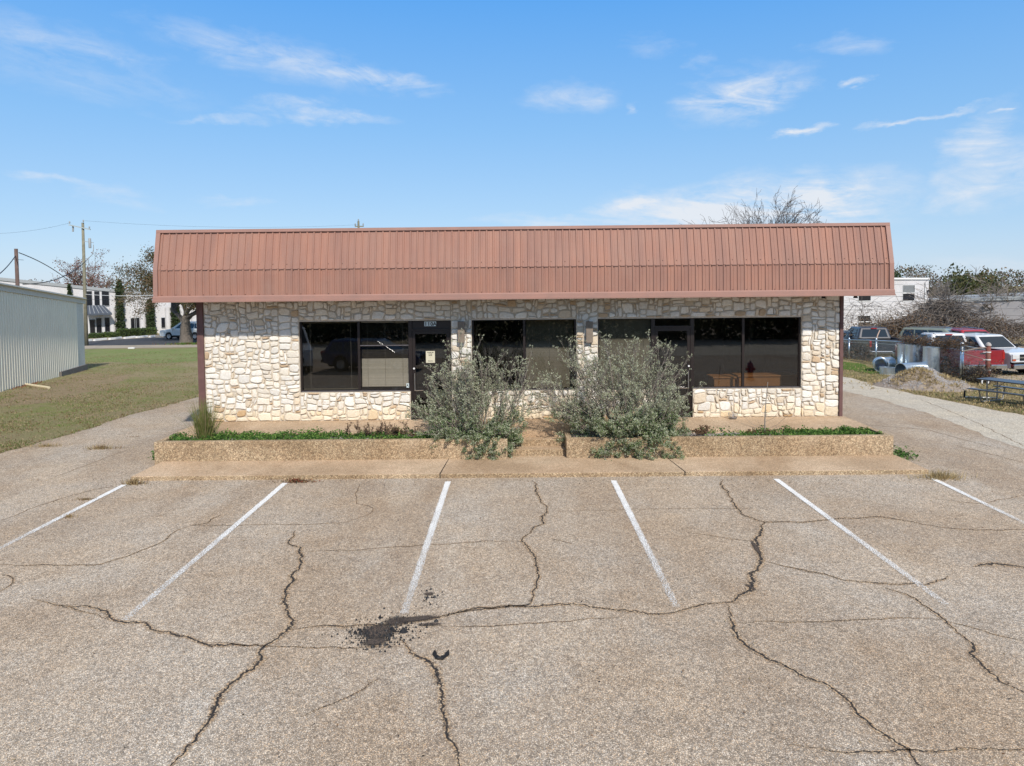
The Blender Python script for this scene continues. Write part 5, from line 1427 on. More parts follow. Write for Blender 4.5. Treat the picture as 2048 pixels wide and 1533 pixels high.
# left metal shed
M['shed'] = simple('cream_corrugated_sheet', (.89, .84, .69), .6, var=.06, scale=1.2)
M['shedtrim'] = simple('cream_trim', (.62, .61, .55), .55, var=.08)
SB = ground(171, 741); SA = ground(0, 785)
f, d, n = plane_fn(SA, SB)
if True:
    o = thing('metal_shed', 'cream corrugated metal shed at the left edge', 'building', (SB.x, SB.y, 0)); inv = Matrix.Translation((-SB.x, -SB.y, 0))
    dd = (SB - SA); dd.z = 0; dl_ = dd.normalized()
    zB = f(160, 600).z; zA = f(0, 571).z; slope = (zA - zB) / (dd.length * .97)
    Lt = 20.0
    # ridge at 13 m from the far corner, then falls to the near eave
    def roofz(s): return zB + slope * s if s < 13 else zB + slope * (26 - s)
    z0 = -.6; mb = MB(); mb.M = inv; s = .95; side = n
    while s < 26:
        for (a, b_, h) in ((0, .14, 0), (.14, .165, 1), (.165, .21, 2), (.21, .235, 3)):
            pa = SB - dl_ * (s + a); pb = SB - dl_ * (s + b_)
            ha, hb = {0: (0, 0), 1: (0, .03), 2: (.03, .03), 3: (.03, 0)}[h]
            mb.poly([Vector((pa.x, pa.y, z0)) + side * ha, Vector((pa.x, pa.y, roofz(s + a))) + side * ha, Vector((pb.x, pb.y, roofz(s + b_))) + side * hb, Vector((pb.x, pb.y, z0)) + side * hb])
        s += .235
    # hidden rest of the box
    W20 = -side * 14; p0 = SB - dl_ * .95; p1 = SB - dl_ * 26; z = Vector((0, 0, 1)); p0 = Vector((p0.x, p0.y, 0)); p1 = Vector((p1.x, p1.y, 0)); pc = Vector((SB.x, SB.y, 0))
    mb.poly([p1 + z * z0, p1 + z * roofz(26), p1 + W20 + z * roofz(26), p1 + W20 + z * z0])
    mb.build('corrugated_wall', M['shed'], o)
    mb = MB(); mb.M = inv
    pm = SB - dl_ * 13; pm = Vector((pm.x, pm.y, 0))
    for (qa, sa, qb, sb_) in ((pc + dl_ * .15, -.15, pm, 13), (pm, 13, p1 - dl_ * .2, 26.2)):
        e = side * .22; a0 = qa + z * (roofz(sa) + .02); b0 = qb + z * (roofz(sb_) + .02)
        mb.poly([a0 + e, b0 + e, b0 + W20, a0 + W20])
    mb.build('roof', M['shedtrim'], o)
    mb = MB(); mb.M = inv
    for (s0, s1) in ((-.18, 13), (13, 26.2)):
        a0 = SB - dl_ * s0; b0 = SB - dl_ * s1; a0 = Vector((a0.x, a0.y, roofz(s0))); b0 = Vector((b0.x, b0.y, roofz(s1)))
        for (e0, e1, h0, h1) in ((.035, .07, -.22, .00), (.02, .12, .0, .10)):
            mb.poly([a0 + side * e1 + z * h0, a0 + side * e1 + z * h1, b0 + side * e1 + z * h1, b0 + side * e1 + z * h0]); mb.poly([a0 + side * e0 + z * h0, a0 + side * e1 + z * h0, b0 + side * e1 + z * h0, b0 + side * e0 + z * h0]); mb.poly([a0 + side * e0 + z * h1, b0 + side * e0 + z * h1, b0 + side * e1 + z * h1, a0 + side * e1 + z * h1])
            mb.poly([a0 + side * e0 + z * h0, a0 + side * e0 + z * h1, a0 + side * e1 + z * h1, a0 + side * e1 + z * h0])
    mb.build('fascia', M['shedtrim'], o)
    mb = MB(); mb.M = inv; a0 = SB - dl_ * .95; fbox(mb, n, a0, SB, z0, roofz(.5) - .16, -.3, .0); fbox(mb, n, SB - dl_ * .3, SB, z0, roofz(.2) - .16, -14, -.3); mb.build('block_pier', M['wblock'], o)
    mb = MB(); mb.M = inv; fbox(mb, n, SB - dl_ * 3.6, SB + dl_ * .03, -.8, prof(SB.y) + .32, .001, .10); mb.build('footing', simple('dark_footing', (.20, .18, .16), .9, var=.3), o)
    # timber offcut
    a = ground(47, 771); b_ = ground(98, 779)
    mb = MB(); mb.tube([a + Vector((0, 0, .05)), b_ + Vector((0, 0, .06))], .06, 8, True); o = mb.build('timber_offcut', simple('pale_timber', (.66, .58, .40), .8, var=.2)); tag(o, 'pale timber offcut lying at the foot of the metal shed', 'timber')
    rs_ = np.random.RandomState(4); A = np.array([tuple(ground(20 + 60 * t, 780 - 14 * t)) for t in rs_.rand(300)]); A[:, 2] += .03
    o = leaves('leaf_litter', A + rs_.normal(0, .18, A.shape) * [1, 1, 0], .07, [M['drybr'], M['rust']], None, 4, .6); tag(o, 'rusty dead leaves along the foot of the metal shed', 'dead leaves', kind='stuff')

# left office
A = ground(-40, 690); A = ground(-30, 676.5); Bp = ground(470, 663)
f0, d0, n0 = plane_fn(A, Bp)
o, f, d, n, inv = slab_building('office_building', 'white painted brick office with ivy columns beyond the dark car park', A, Bp, (f0(-30, 552).z, f0(470, 604).z), 14, M['wbrick'], cap=(.32, M['fascia']))
for (x0, x1, y0, y1) in ((100, 116, 601, 616), (128, 165, 601, 609), (174, 184, 583, 612), (189, 199, 583, 612), (204, 218, 583, 612)): fwin(o, inv, f, n, x0, x1, y0, y1, False)
for (x0, x1, y0, y1) in ((180, 190, 640, 668), (193, 203, 637, 666), (210, 222, 636, 664), (262, 272, 637, 660), (270, 279, 636, 658), (323, 330, 636, 656), (387, 394, 636, 655)): fwin(o, inv, f, n, x0, x1, y0, y1, False)
# awning
mb = MB(); mb.M = inv; a, b_, zt, zb_ = pxquad(None, f, 172, 207, 611, 622, 0, 0)
b2 = b_ + d * .9
mb.poly([Vector((a.x, a.y, zt)), Vector((b_.x, b_.y, zt)), Vector((b2.x, b2.y, zt - .95)) + n * 1.6, Vector((a.x, a.y, zt - .95)) + n * 1.6])
mb.poly([Vector((a.x, a.y, zt - .95)) + n * 1.6, Vector((b2.x, b2.y, zt - .95)) + n * 1.6, Vector((b2.x, b2.y, zt - 1.15)) + n * 1.6, Vector((a.x, a.y, zt - 1.15)) + n * 1.6])
mb.poly([Vector((b_.x, b_.y, zt)), Vector((b_.x, b_.y, zt - 1.1)), Vector((b2.x, b2.y, zt - 1.1)) + n * 1.6, Vector((b2.x, b2.y, zt - .95)) + n * 1.6])
mb.m = 1
for i in range(7):
    t = i / 6.; u = a.lerp(b_, t); w_ = a.lerp(b2, t); u = Vector((u.x, u.y, zt + .02)); w_ = Vector((w_.x, w_.y, zt - .93)) + n * 1.6; mb.poly([u, u + d * .05, w_ + d * .05, w_])
mb.build('awning', [M['awning'], M['fascia']], o)
# curved piers
for (x0, x1) in ((219, 232), (279, 293), (330, 343), (382, 400)):
    a, b_, zt, zb_ = pxquad(None, f, x0, x1, 612, 664, 0, 0); r_ = (b_ - a).length / 2; c0 = (a + b_) / 2
    mb = MB(); mb.M = inv; mb.lathe([(r_, -2), (r_, zt - .2)], (c0.x, c0.y, 0), 20); mb.build('pier', M['wbrick'], o, smooth=True)
# ivy columns
for (x0, x1, yt, yb_, lab) in ((232, 248, 560, 664, 'tallest dark cypress column beside the awning'), (293, 308, 600, 662, 'dark ivy-clad column left of the silver-blue SUV'), (343, 358, 606, 660, 'dark ivy-clad column behind the oak trunk'), (137, 143, 570, 612, 'slim dark cypress rising over the metal shed')):
    a, b_, zt, zb_ = pxquad(None, f, x0, x1, yt, yb_, 0, 0); r_ = (b_ - a).length / 2; c0 = (a + b_) / 2 + n * .5; zg = prof(c0.y)
    t = thing('columnar_shrub', lab, 'shrub', (c0.x, c0.y, zg), 0, 'dark columns along the office'); rs_ = np.random.RandomState(int(x0)); H = zt - zg
    u = rs_.rand(2600); tp = np.clip((1 - u) * 5, 0, 1) ** .5; a_ = rs_.rand(2600) * 2 * PI; rr_ = r_ * tp * (.6 + .45 * rs_.rand(2600)) * (1 + .12 * np.sin(u * 40))
    leaves('foliage', np.stack([np.cos(a_) * rr_, np.sin(a_) * rr_, u * H], 1), .2, [M['ev'], M['ev2'], M['ev'], M['oak3']], t, 3, .6)
    mb = MB(); mb.tube([(0, 0, -.1), (0, 0, H * .8)], [.08, .03], 6); mb.build('stem', M['bark'], t)
# hedges
def hedge(x0, x1, yt, yb_, lab, dep=1.0):
    a = ground(x0, yb_); b_ = ground(x1, yb_); h = (yb_ - yt) / ppm(a); t = thing('hedge', lab, 'hedge', a, math.atan2(b_.y - a.y, b_.x - a.x), 'clipped hedges in front of the office'); L = (b_ - a).length
    rs_ = np.random.RandomState(int(x0)); k = int(900 * L); P_ = rs_.rand(k, 3); face = rs_.randint(0, 3, k)
    P_[face == 0, 2] = 1; P_[face == 1, 1] = 0; e = face == 2; P_[e, 0] = np.round(P_[e, 0])
    P_ = P_ * [L, dep, h] + rs_.normal(0, .04, (k, 3)); leaves('foliage', P_, .12, [M['ev'], M['ev2'], M['gr1']], t, 2, .6)
    mb = MB(); mb.box(.06, L - .06, .06, dep - .06, 0, h - .07); mb.build('branches', M['oak3'], t)
hedge(176, 195, 669, 677, 'low clipped hedge beside the utility pole'); hedge(201, 231, 667, 676, 'long low clipped hedge under the office window')
hedge(231, 247, 660, 675, 'square clipped hedge below the tall cypress'); hedge(249, 258, 660, 673, 'narrow clipped hedge right of the tall cypress'); hedge(263, 283, 659, 673, 'square clipped hedge in the middle of the row'); hedge(287, 304, 658, 671, 'square clipped hedge at the nose of the SUV')
# car park strip & verge, wheel stops
q = [ground(*v) for v in ((120, 693), (470, 689), (470, 672), (300, 676), (170, 684), (100, 688))]
cp = clip_sheet([(p.x, p.y) for p in q], .02, 'car_park', M['road']); struct(cp)
q = [ground(*v) for v in ((100, 688.2), (170, 684.2), (300, 676.2), (470, 672.2), (470, 668), (300, 671), (170, 679), (100, 682))]
struct(clip_sheet([(p.x, p.y) for p in q], .03, 'pavement', M['concrete']))
q = [ground(*v) for v in ((120, 699.5), (470, 694.5), (470, 689.1), (120, 693.1))]
struct(clip_sheet([(p.x, p.y) for p in q], .028, 'kerb_strip', M['concrete']))
stops = [(161, 685.5, 182.5, 683.5), (188.5, 683, 212, 680.8), (219, 680.5, 242, 678.3), (249, 678.5, 270, 676.5), (273, 676.8, 294, 675.2), (299.5, 675.8, 309, 674.6)]
labs = ['white concrete wheel stop at the foot of the utility pole', 'second white concrete wheel stop from the utility pole', 'third white concrete wheel stop from the utility pole', 'fourth white concrete wheel stop from the utility pole', 'fifth white concrete wheel stop, next but one to the SUV', 'white concrete wheel stop nearest the SUV']
mb = MB(); mb.prism([(-.13, 0), (.13, 0), (.09, .17), (-.09, .17)], 0, 1, 'x')
proto = mb.build('wheel_stop', M['white'])
for i, (a, b_, c_, e) in enumerate(stops):
    s = proto if i == 0 else proto.copy()
    if i: col.objects.link(s)
    P0 = ground(a, b_); P1 = ground(c_, e); s.location = P0 + Vector((0, 0, .02)); s.rotation_euler = (0, 0, math.atan2(P1.y - P0.y, P1.x - P0.x)); s.scale = ((P1 - P0).length, 1, 1)
    tag(s, labs[i], 'wheel stop', 'white wheel stops in the car park')
# mulch ring under oak and the sign post
TB = ground(371, 687.5)

# trees left
P_oak = dict(levels=4, n=[6, 5, 5, 5], wig=.16, up=.03, up0=.02, lr=[1.5, .62, .58, .5], ang=.75, rmin=.012, leafn=24, tt=.72, t0=.3, seg=5, leaflvl=3)
s = ppm(TB); Hh = (687 - 492) / s
P_oak['w'] = 500 / s
tree('oak_tree', 'spreading live oak with a thick pale trunk beside the mansard roof', 'tree', TB - Vector((0, 0, .1)), Hh, P_oak, 21, M['bark'], [M['oak1'], M['oak2'], M['oak3'], M['oak2']], .14, trunk=.24, r=.25, sub=.0, jit=.32, lean=(-.14, 0))
p = ground(378, 690); t = tuft('weed_ring', 'green weeds and brown mulch round the oak trunk', 'weeds', p, 700, .25, 3.6, [M['gr1'], M['drybr'], M['g1']], 4, .03, .3, None, 1.2)
P_bare = dict(levels=4, n=[6, 5, 5, 4], wig=.14, up=.05, lr=[.9, .66, .6, .55], ang=.6, rmin=.010, leafn=2, tt=.5, t0=.25, seg=4, leaflvl=4)
p = ground(140, 678); p = p + Vector((0, 14, 0)) + Vector((-2, 0, 0)); s = ppm(p); Pr = dict(P_bare, w=132 / s, leafn=4)
tree('crape_tree', 'rust-leaved tree rising behind the office roof', 'tree', Vector((onY(135, 600, p.y).x, p.y, prof(p.y))), onY(135, 497, p.y).z - prof(p.y), Pr, 31, M['twig'], [M['rust'], M['rust2']], .16, trunk=.35, r=.2, sub=.3, jit=.12)
def back_tree(lab, px, pytop, Y, wpx, seed, bark='twig', leafm=None, lsize=.2, sub=.3, group='trees behind the buildings', name='bare_tree', Pb=None, r=.2, trunk=.4, jit=.15):
    x = onY(px, 560, Y).x; zt = onY(px, pytop, Y).z; g_ = prof(Y); P2 = dict(Pb or P_bare, w=wpx / (F / Y))
    return tree(name, lab, 'tree', (x, Y, g_), zt - g_, P2, seed, M[bark], leafm, lsize, group, trunk=trunk, r=r, sub=sub, jit=jit)
back_tree('bare branching tree showing above the mansard roof', 1528, 371, 46, 260, 7, 'twig_dk', Pb=dict(P_bare, levels=5, n=[8, 6, 5, 4, 3], lr=[.75, .75, .7, .62, .55], ang=.6, wig=.18, up=.02, rmin=.014), r=.24, trunk=.62)
back_tree('bare tree right of the mansard roof, behind the white building', 1803, 518, 95, 66, 41, 'twig')
back_tree('small bare tree behind the right corner of the white building', 1848, 524, 98, 54, 42, 'twig')
Pd = dict(P_bare, n=[7, 5, 5, 4], leafn=4, leaflvl=3)
back_tree('olive-leaved tree behind the bare ones at right', 1912, 530, 82, 110, 43, 'twig', [M['oak1'], M['ev2'], M['oak1']], .34, .45, name='leafy_tree', Pb=Pd, jit=.35)
back_tree('olive-leaved tree beside the grey warehouse roof', 1960, 540, 88, 90, 46, 'twig', [M['oak1'], M['oak2']], .34, .5, name='leafy_tree', Pb=Pd, jit=.35)
back_tree('dense bare grey tree left of the grey warehouse', 1880, 548, 70, 110, 44, 'twig', None, Pb=dict(P_bare, n=[8, 6, 6, 4]))
back_tree('bare tree reaching up at the far right edge', 2012, 528, 62, 150, 45, 'twig', None, Pb=dict(P_bare, n=[7, 6, 5, 4]), r=.16)
back_tree('bare leaning tree in front of the grey warehouse at the right edge', 2070, 552, 50, 150, 49, 'twig_dk', None, Pb=dict(P_bare, n=[6, 6, 5, 4]), r=.2)
back_tree('dark evergreen edge tree behind the mansard corner', 1782, 530, 90, 40, 47, 'twig', [M['ev'], M['ev2']], .3, .2, name='leafy_tree', Pb=Pd, jit=.3)

rs_ = np.random.RandomState(12); A = []
for (x0, x1, Y, hmax) in ((-230, -55, 170, 9.5), (60, 260, 170, 11.5), (-130, -40, 130, 7.5)):
    n_ = 55000; x = rs_.uniform(x0, x1, n_); h = np.array([hmax * (.62 + .38 * mnoise.noise((q * .09, Y, 0)) + .16 * mnoise.noise((q * .4, Y, 3))) for q in x]); A.append(np.stack([x, Y + rs_.normal(0, 5, n_), -1.5 + h * rs_.rand(n_) ** 1.05], 1))
o = leaves('woods', np.concatenate(A), .55, [M['twig'], M['oak1'], M['ev2'], M['twig_dk'], M['oak2']], None, 2, .5); tag(o, 'distant mixed woods along the horizon', 'woods', kind='stuff')
# vine mound and tangles
def tangle(name, label, cat, base, W, H, D, n, seed, mats, r=.012, arc=1.5, leafn=0, leafm=None, core=True, kind=None):
    o = thing(name, label, cat, base); rs = random.Random(seed); mb = MB(); pts = []
    for i in range(n):
        a = rs.random() * 2 * PI; u = rs.random() ** .7; x = math.cos(a) * W * u; y = math.sin(a) * D * u; z = H * math.sqrt(max(0, 1 - u * u)) * rs.uniform(.75, 1.06)
        p = Vector((x, y, z)); d = Vector((rs.gauss(0, 1), rs.gauss(0, .6), rs.gauss(0, .6) - .2)).normalized(); path = [p.copy()]; L = arc * rs.uniform(.5, 1.2)
        for k in range(5):
            d = (d + Vector((rs.gauss(0, .3), rs.gauss(0, .3), rs.gauss(0, .25) - .12))).normalized(); p = p + d * L / 5
            if p.z < .02: p.z = .02
            path.append(p.copy())
            if leafn: pts += [tuple(p + Vector((rs.gauss(0, .08), rs.gauss(0, .08), rs.gauss(0, .06)))) for _ in range(leafn)]
        mb.m = rs.randrange(len(mats)); mb.tube(path, r * rs.uniform(.6, 1.3), 3)
    mb.build('stems', mats, o)
    if leafm: leaves('foliage', np.array(pts), .09, leafm, o, seed, .6)
    return o
p = ground(1880, 690); p = Vector((onY(1882, 660, 52).x, 52, prof(52))); s = F / 52
tangle('vine_mound', 'haystack-like mound of bare brown vines left of the grey warehouse', 'vines', p, 66 / s, onY(1882, 603, 52).z - p.z, 2.2, 1500, 5, [M['twig'], M['twig_dk'], M['twig']], .016, 2.2)
p = Vector((onY(1800, 670, 44).x, 44, prof(44)))
tangle('vine_hedge', 'brown tangled vine hedge between the white building and the dark truck', 'vines', p, 4.4, 2.05, 1.2, 1500, 6, [M['twig'], M['twig_dk']], .012, 1.2, 2, [M['drybr'], M['rust2'], M['oak2']])
p = Vector((onY(1975, 670, 50).x, 50, prof(50)))
tangle('vine_hedge', 'low tangle of brown brush behind the red van', 'vines', p, 5.0, 1.9, 1.4, 1300, 9, [M['twig'], M['twig_dk']], .014, 1.3, 1, [M['drybr'], M['oak2']])
p = Vector((onY(1720, 655, 46).x, 46, prof(46)))
tangle('bare_bush', 'wiry bare bush against the white building at its left end', 'bush', p, 1.7, 3.3, .8, 130, 7, [M['twig'], M['twig_dk']], .010, 1.5)
p = Vector((onY(1780, 655, 46).x, 46, prof(46)))
tangle('bare_bush', 'wiry bare bush below the lower right window of the white building', 'bush', p, 2.1, 2.7, .8, 130, 8, [M['twig'], M['twig_dk']], .010, 1.5)
# vines on the fence top
a, b_ = tops[2], tops[3]
def strand(label, a, b_, n, seed, h=.16, leafm=None, hang=.0):
    o = thing('fence_vine', label, 'vines', a); rs = random.Random(seed); mb = MB(); pts = []
    for i in range(n):
        q = a.lerp(b_, rs.random()) - a + Vector((rs.gauss(0, .1), rs.gauss(0, .15), rs.gauss(0, h * .6) - hang * rs.random())); d = (b_ - a).normalized(); path = [q.copy()]
        for k in range(4): q = q + d * rs.uniform(-.1, .25) + Vector((rs.gauss(0, .07), rs.gauss(0, .07), rs.gauss(0, .06))); path.append(q.copy()); pts += [tuple(q + Vector((rs.gauss(0, .05), rs.gauss(0, .05), rs.gauss(0, .05)))) for _ in range(2)]
        mb.tube(path, .006, 3)
    mb.build('stems', M['twig_dk'], o); leaves('foliage', np.array(pts), .06, leafm or [M['drybr'], M['rust2'], M['oak2']], o, seed, .6)
strand('brown dead vines draped along the fence rail above the upright pipes', a.lerp(b_, .35) + Vector((0, 0, .05)), b_ + Vector((0, 0, .02)), 420, 3)
strand('sparse dead stems climbing the left run of chain-link fence', tops[0] - Vector((0, -.1, .75)), tops[2] - Vector((0, -.1, .75)), 160, 4, .45, [M['twig'], M['drybr']])
strand('thick dead brush behind the chain-link below the dark red pickup', a.lerp(b_, .62) - Vector((0, -.15, 1.0)), b_ - Vector((0, -.15, 1.1)), 230, 5, .55, [M['drybr'], M['twig_dk']])
strand('dead brush at the foot of the short chain-link panel', b_ - Vector((0, 0, 1.35)), GP + Vector((-.1, 0, .3)), 300, 6, .4, [M['drybr'], M['dry2'], M['twig_dk']])
strand('dry brown weeds along the foot of the left chain-link run', bots[0], bots[2] + Vector((.8, -.3, 0)), 260, 8, .22, [M['drybr'], M['dry2']])

# white building right
A = Vector((onY(1600, 600, 62).x, 62, prof(62))); Bp = Vector((onY(1857, 600, 66).x, 66, prof(66)))
f0, d0, n0 = plane_fn(A, Bp)
o, f, d, n, inv = slab_building('white_building', 'two-storey white brick building right of the shop', A, Bp, (f0(1600, 556).z, f0(1857, 556.5).z), 13, M['wbrick'], cap=(.14, M['white']))
for (x0, x1, y0, y1, bl) in ((1805, 1828.5, 571, 602, True), (1716.5, 1741, 571, 602, True), (1803.5, 1828, 632, 656, False), (1715.5, 1740, 632, 656, False)): fwin(o, inv, f, n, x0, x1, y0, y1, True, M['white'], bl)
mb = MB(); mb.M = inv; q0 = f(1849.5, 565); mb.tube([Vector((q0.x, q0.y, q0.z)) + n * .08, Vector((q0.x, q0.y, -1.5)) + n * .08], .05, 6); mb.build('downpipe', M['white'], o)
mb = MB(); mb.M = inv; q0 = f(1855, 582); mb.tube([q0 + n * .05, q0 + n * .35], .09, 8, True); mb.build('wall_light', M['black'], o)
mb = MB(); mb.M = inv
for yy in (570, 586, 604, 619, 636, 648):
    a_ = f(1600, yy); zz = f(1760, yy).z; fbox(mb, n, Vector((A.x, A.y, 0)), Vector((Bp.x, Bp.y, 0)), zz, zz + .02, 0, .012)
mb.build('joint', M['fascia'], o)
# grey warehouse
A = Vector((onY(1866, 600, 64).x, 64, prof(64))); Bp = Vector((onY(2150, 600, 60).x, 60, prof(60)))
f0, d0, n0 = plane_fn(A, Bp)
o, f, d, n, inv = slab_building('grey_warehouse', 'low grey block warehouse at the right edge', A, Bp, (f0(1866, 600).z, f0(2150, 588).z), 12, simple('grey_wall_paint', (.34, .33, .34), .85, var=.15, scale=.8), cap=(.3, M['fascia']))
mb = MB(); mb.M = inv; q0 = f(1969, 612); mb.tube([q0 + n * .0, q0 + n * .35], .16, 8, True); mb.build('wall_light', M['black'], o)
struct(clip_sheet([(p.x, p.y) for p in [ground(*v) for v in ((1990, 765), (2300, 765), (2300, 692), (1690, 692), (1690, 706), (1860, 722))]], .010, 'dirt_lot', M['dirt']))

# utility poles and wires
M['pole'] = simple('pole_wood', (.25, .235, .17), .9, var=.35, scale=4, bmp=.4); M['pole2'] = simple('pole_wood_brown', (.15, .10, .085), .9, var=.35, scale=4)
PB = ground(173, 692); s = ppm(PB); H = onY(165.5, 446, PB.y).z - PB.z
o = thing('utility_pole', 'tall weathered utility pole with crossarm and transformer at the corner of the metal shed', 'utility pole', PB)
tx = onY(165.5, 446, PB.y).x - PB.x
mb = MB(); mb.tube([(0, 0, -.2), (tx * .5, 0, H * .5), (tx, 0, H)], [.17, .14, .105], 10, True); mb.build('shaft', M['pole'], o, smooth=True)
def PP(px, py): v = onY(px, py, PB.y); return Vector((v.x - PB.x, 0, v.z - PB.z))
mb = MB(); a, b_ = PP(140, 450.5), PP(183, 460); dv = (b_ - a).normalized(); 
mb.tube([a + Vector((0, -.16, 0)), b_ + Vector((0, -.16, 0))], .06, 4, True); mb.build('crossarm', simple('crossarm_paint', (.42, .47, .47), .7), o)
for q_ in (PP(141.5, 448), PP(181, 458), PP(169, 445)): mb = MB(); mb.lathe([(.03, 0), (.07, .03), (.04, .09), (.075, .12), (.03, .2), (0, .22)], (q_.x, -.16, q_.z), 8); mb.build('insulator', M['fascia'], o)
mb = MB(); q_ = PP(181, 487); mb.lathe([(0, -.42), (.10, -.42), (.11, -.38), (.11, .38), (.07, .44), (.0, .44)], (q_.x, -.1, q_.z), 14); mb.build('transformer', M['fascia'], o, smooth=True)
mb = MB(); mb.tube([PP(168, 483), PP(187, 486)], .035, 4); mb.tube([PP(187, 490), PP(187, 500), PP(184, 510), PP(172, 522)], .03, 5); mb.tube([PP(146, 452), PP(146, 464)], .07, 6, True); mb.build('bracket', M['fascia'], o)
P2 = ground(36, 650); Y2 = 44; o2 = thing('utility_pole', 'short brown service pole rising behind the metal shed roof', 'utility pole', (onY(37, 620, Y2).x, Y2, prof(Y2))); b2 = Vector(o2.location)
zt = onY(32, 498, Y2).z - b2.z; mb = MB(); mb.tube([(0, 0, 0), (onY(32, 498, Y2).x - b2.x, 0, zt)], [.13, .10], 10, True); mb.build('shaft', M['pole2'], o2, smooth=True)
mb = MB(); mb.tube([(-.25, 0, zt - .65), (.45, 0, zt - .7)], .015, 4); mb.build('bracket', M['black'], o2)
def wire(lab, a, b_, sag, r=.012, group='overhead wires', mat='black'):
    mb = MB(); a = Vector(a); b_ = Vector(b_); mb.tube([a.lerp(b_, t / 16) - Vector((0, 0, sag * 4 * (t / 16) * (1 - t / 16))) - a for t in range(17)], r, 4)
    o = mb.build('overhead_wire', M[mat]); o.location = a; tag(o, lab, 'wire', group)
wire('thick service cable rising from the metal shed to the tall pole', onY(46, 569, 37), onY(172, 522, PB.y), .5, .03)
wire('cable from the short brown pole down past the rust-leaved tree', onY(38, 506, Y2), onY(135, 560, 60), -.2, .03)
wire('cable leaving the frame left of the short brown pole', onY(31, 512, Y2), onY(-40, 570, 30), .25, .025)
wire('horizontal service wire right of the tall pole, in front of the oak', onY(170, 589, PB.y), onY(330, 590, 50), .1, .022, mat='white')
wire('lower horizontal wire right of the tall pole', onY(170, 598, PB.y), onY(330, 598, 50), .1, .014)
wire('faint top wire from the tall pole to the right over the shop', PB + PP(169, 442), onY(716, 450, 70), .4, .008)
wire('faint wire from the tall pole out of the frame to the left', PB + PP(141, 446), onY(-60, 468, 55), .3, .008)
for i, (ya, yb_) in enumerate(((586, 594), (608, 614), (614, 630), (626, 637), (590, 603))):
    wire(['top', 'second', 'third', 'lowest', 'slanting'][i] + ' thin wire crossing the white building and the grey warehouse', onY(1600, ya, 50), onY(2150, yb_ + (3 if i < 4 else -14), 50), .15, .010, 'wires at the white building')
# pole top beyond the roof
Y3 = 70; x3 = onY(717, 450, Y3).x; o = thing('utility_pole', 'top of a distant utility pole just above the shop roof', 'utility pole', (x3, Y3, prof(Y3)))
zt = onY(717, 443, Y3).z - prof(Y3); mb = MB(); mb.tube([(0, 0, 0), (0, 0, zt)], [.16, .10], 8, True); mb.build('shaft', M['pole'], o)
mb = MB(); mb.box(-.36, .5, -.05, .05, zt - .55, zt - .45); mb.build('crossarm', M['pole'], o)
for x in (-.32, .46, .0): mb = MB(); mb.lathe([(.04, 0), (.08, .05), (.04, .12), (.08, .16), (0, .25)], (x, 0, zt - .42 if x else zt), 8); mb.build('insulator', M['fascia'], o)
# street sign pole by oak
p = ground(396, 688); o = thing('sign_post', 'thin grey sign post between the oak trunk and the shop corner', 'post', p); mb = MB(); mb.tube([(0, 0, 0), (0, 0, 46 / ppm(p))], .03, 6, True); mb.build('shaft', M['zinc'], o)
mb = MB(); h_ = 46 / ppm(p); mb.box(-.012, .012, -.2, .2, h_ - .55, h_ - .05); mb.build('sign_plate', M['zinc'], o)
# litter scrap on lawn
p = ground(263, 698); mb = MB(); mb.bbox(-.25, .25, -.1, .1, 0, .1, .03); o = mb.build('paper_scrap', M['white']); o.location = p; tag(o, 'white paper scrap on the far lawn', 'litter')
# rubbish near pole base
# ------------------------------------------------------------------ across the street (behind the camera, mirrored in the shop glass)
struct(clip_sheet([(-60, -12), (60, -12), (60, -3), (-60, -3)], .012, 'street', M['pale']))
o = thing('hedge', 'tall dark hedge along the street behind the viewpoint, mirrored in the shop glass', 'hedge', (0, -15, 0)); rs_ = np.random.RandomState(3)
A = []
for x in np.arange(-34, 34, .9):
    h = 4.6 + 2.2 * mnoise.noise((x * .12, 0, 5)) + 1.2 * mnoise.noise((x * .5, 0, 7)); u = rs_.rand(800); A.append(np.stack([x + rs_.uniform(-.7, .7, 800), rs_.normal(0, .6, 800), h * u], 1))
leaves('foliage', np.concatenate(A), .32, [M['ev'], M['oak3'], M['ev2'], M['oak1']], o, 3, .6)
mb = MB()
for x in range(-33, 34, 3): mb.tube([(x, 0, 0), (x + .2, 0, 3.5)], [.09, .04], 6)
mb.build('stems', M['bark'], o)
o = thing('fire_hydrant', 'red fire hydrant beside the lot, mirrored in the rightmost window', 'hydrant', (9.9, 7.2, 0))
mb = MB(); mb.lathe([(.17, 0), (.17, .06), (.11, .07), (.11, .5), (.15, .52), (.15, .56), (.12, .58), (.10, .68), (.03, .74), (.03, .8), (0, .8)], n=16); mb.build('barrel', RD2, o, smooth=True)
mb = MB(); mb.tube([(-.2, 0, .42), (.2, 0, .42)], .06, 10, True); mb.tube([(0, .2, .38), (0, -.2, .38)], .075, 10, True); mb.build('outlet', RD2, o)
suv('parked_car', 'dark blue car in the lot mirrored in the left shop windows', 'car', (-6.9, 2.4, 0), R(8), paint('deep_blue_car_paint', (.03, .04, .12)), 1.5, False)
suv('parked_van', 'white van in the lot mirrored in the leftmost shop window', 'van', (-11.2, 2.0, 0), R(70), W_, 2.1)

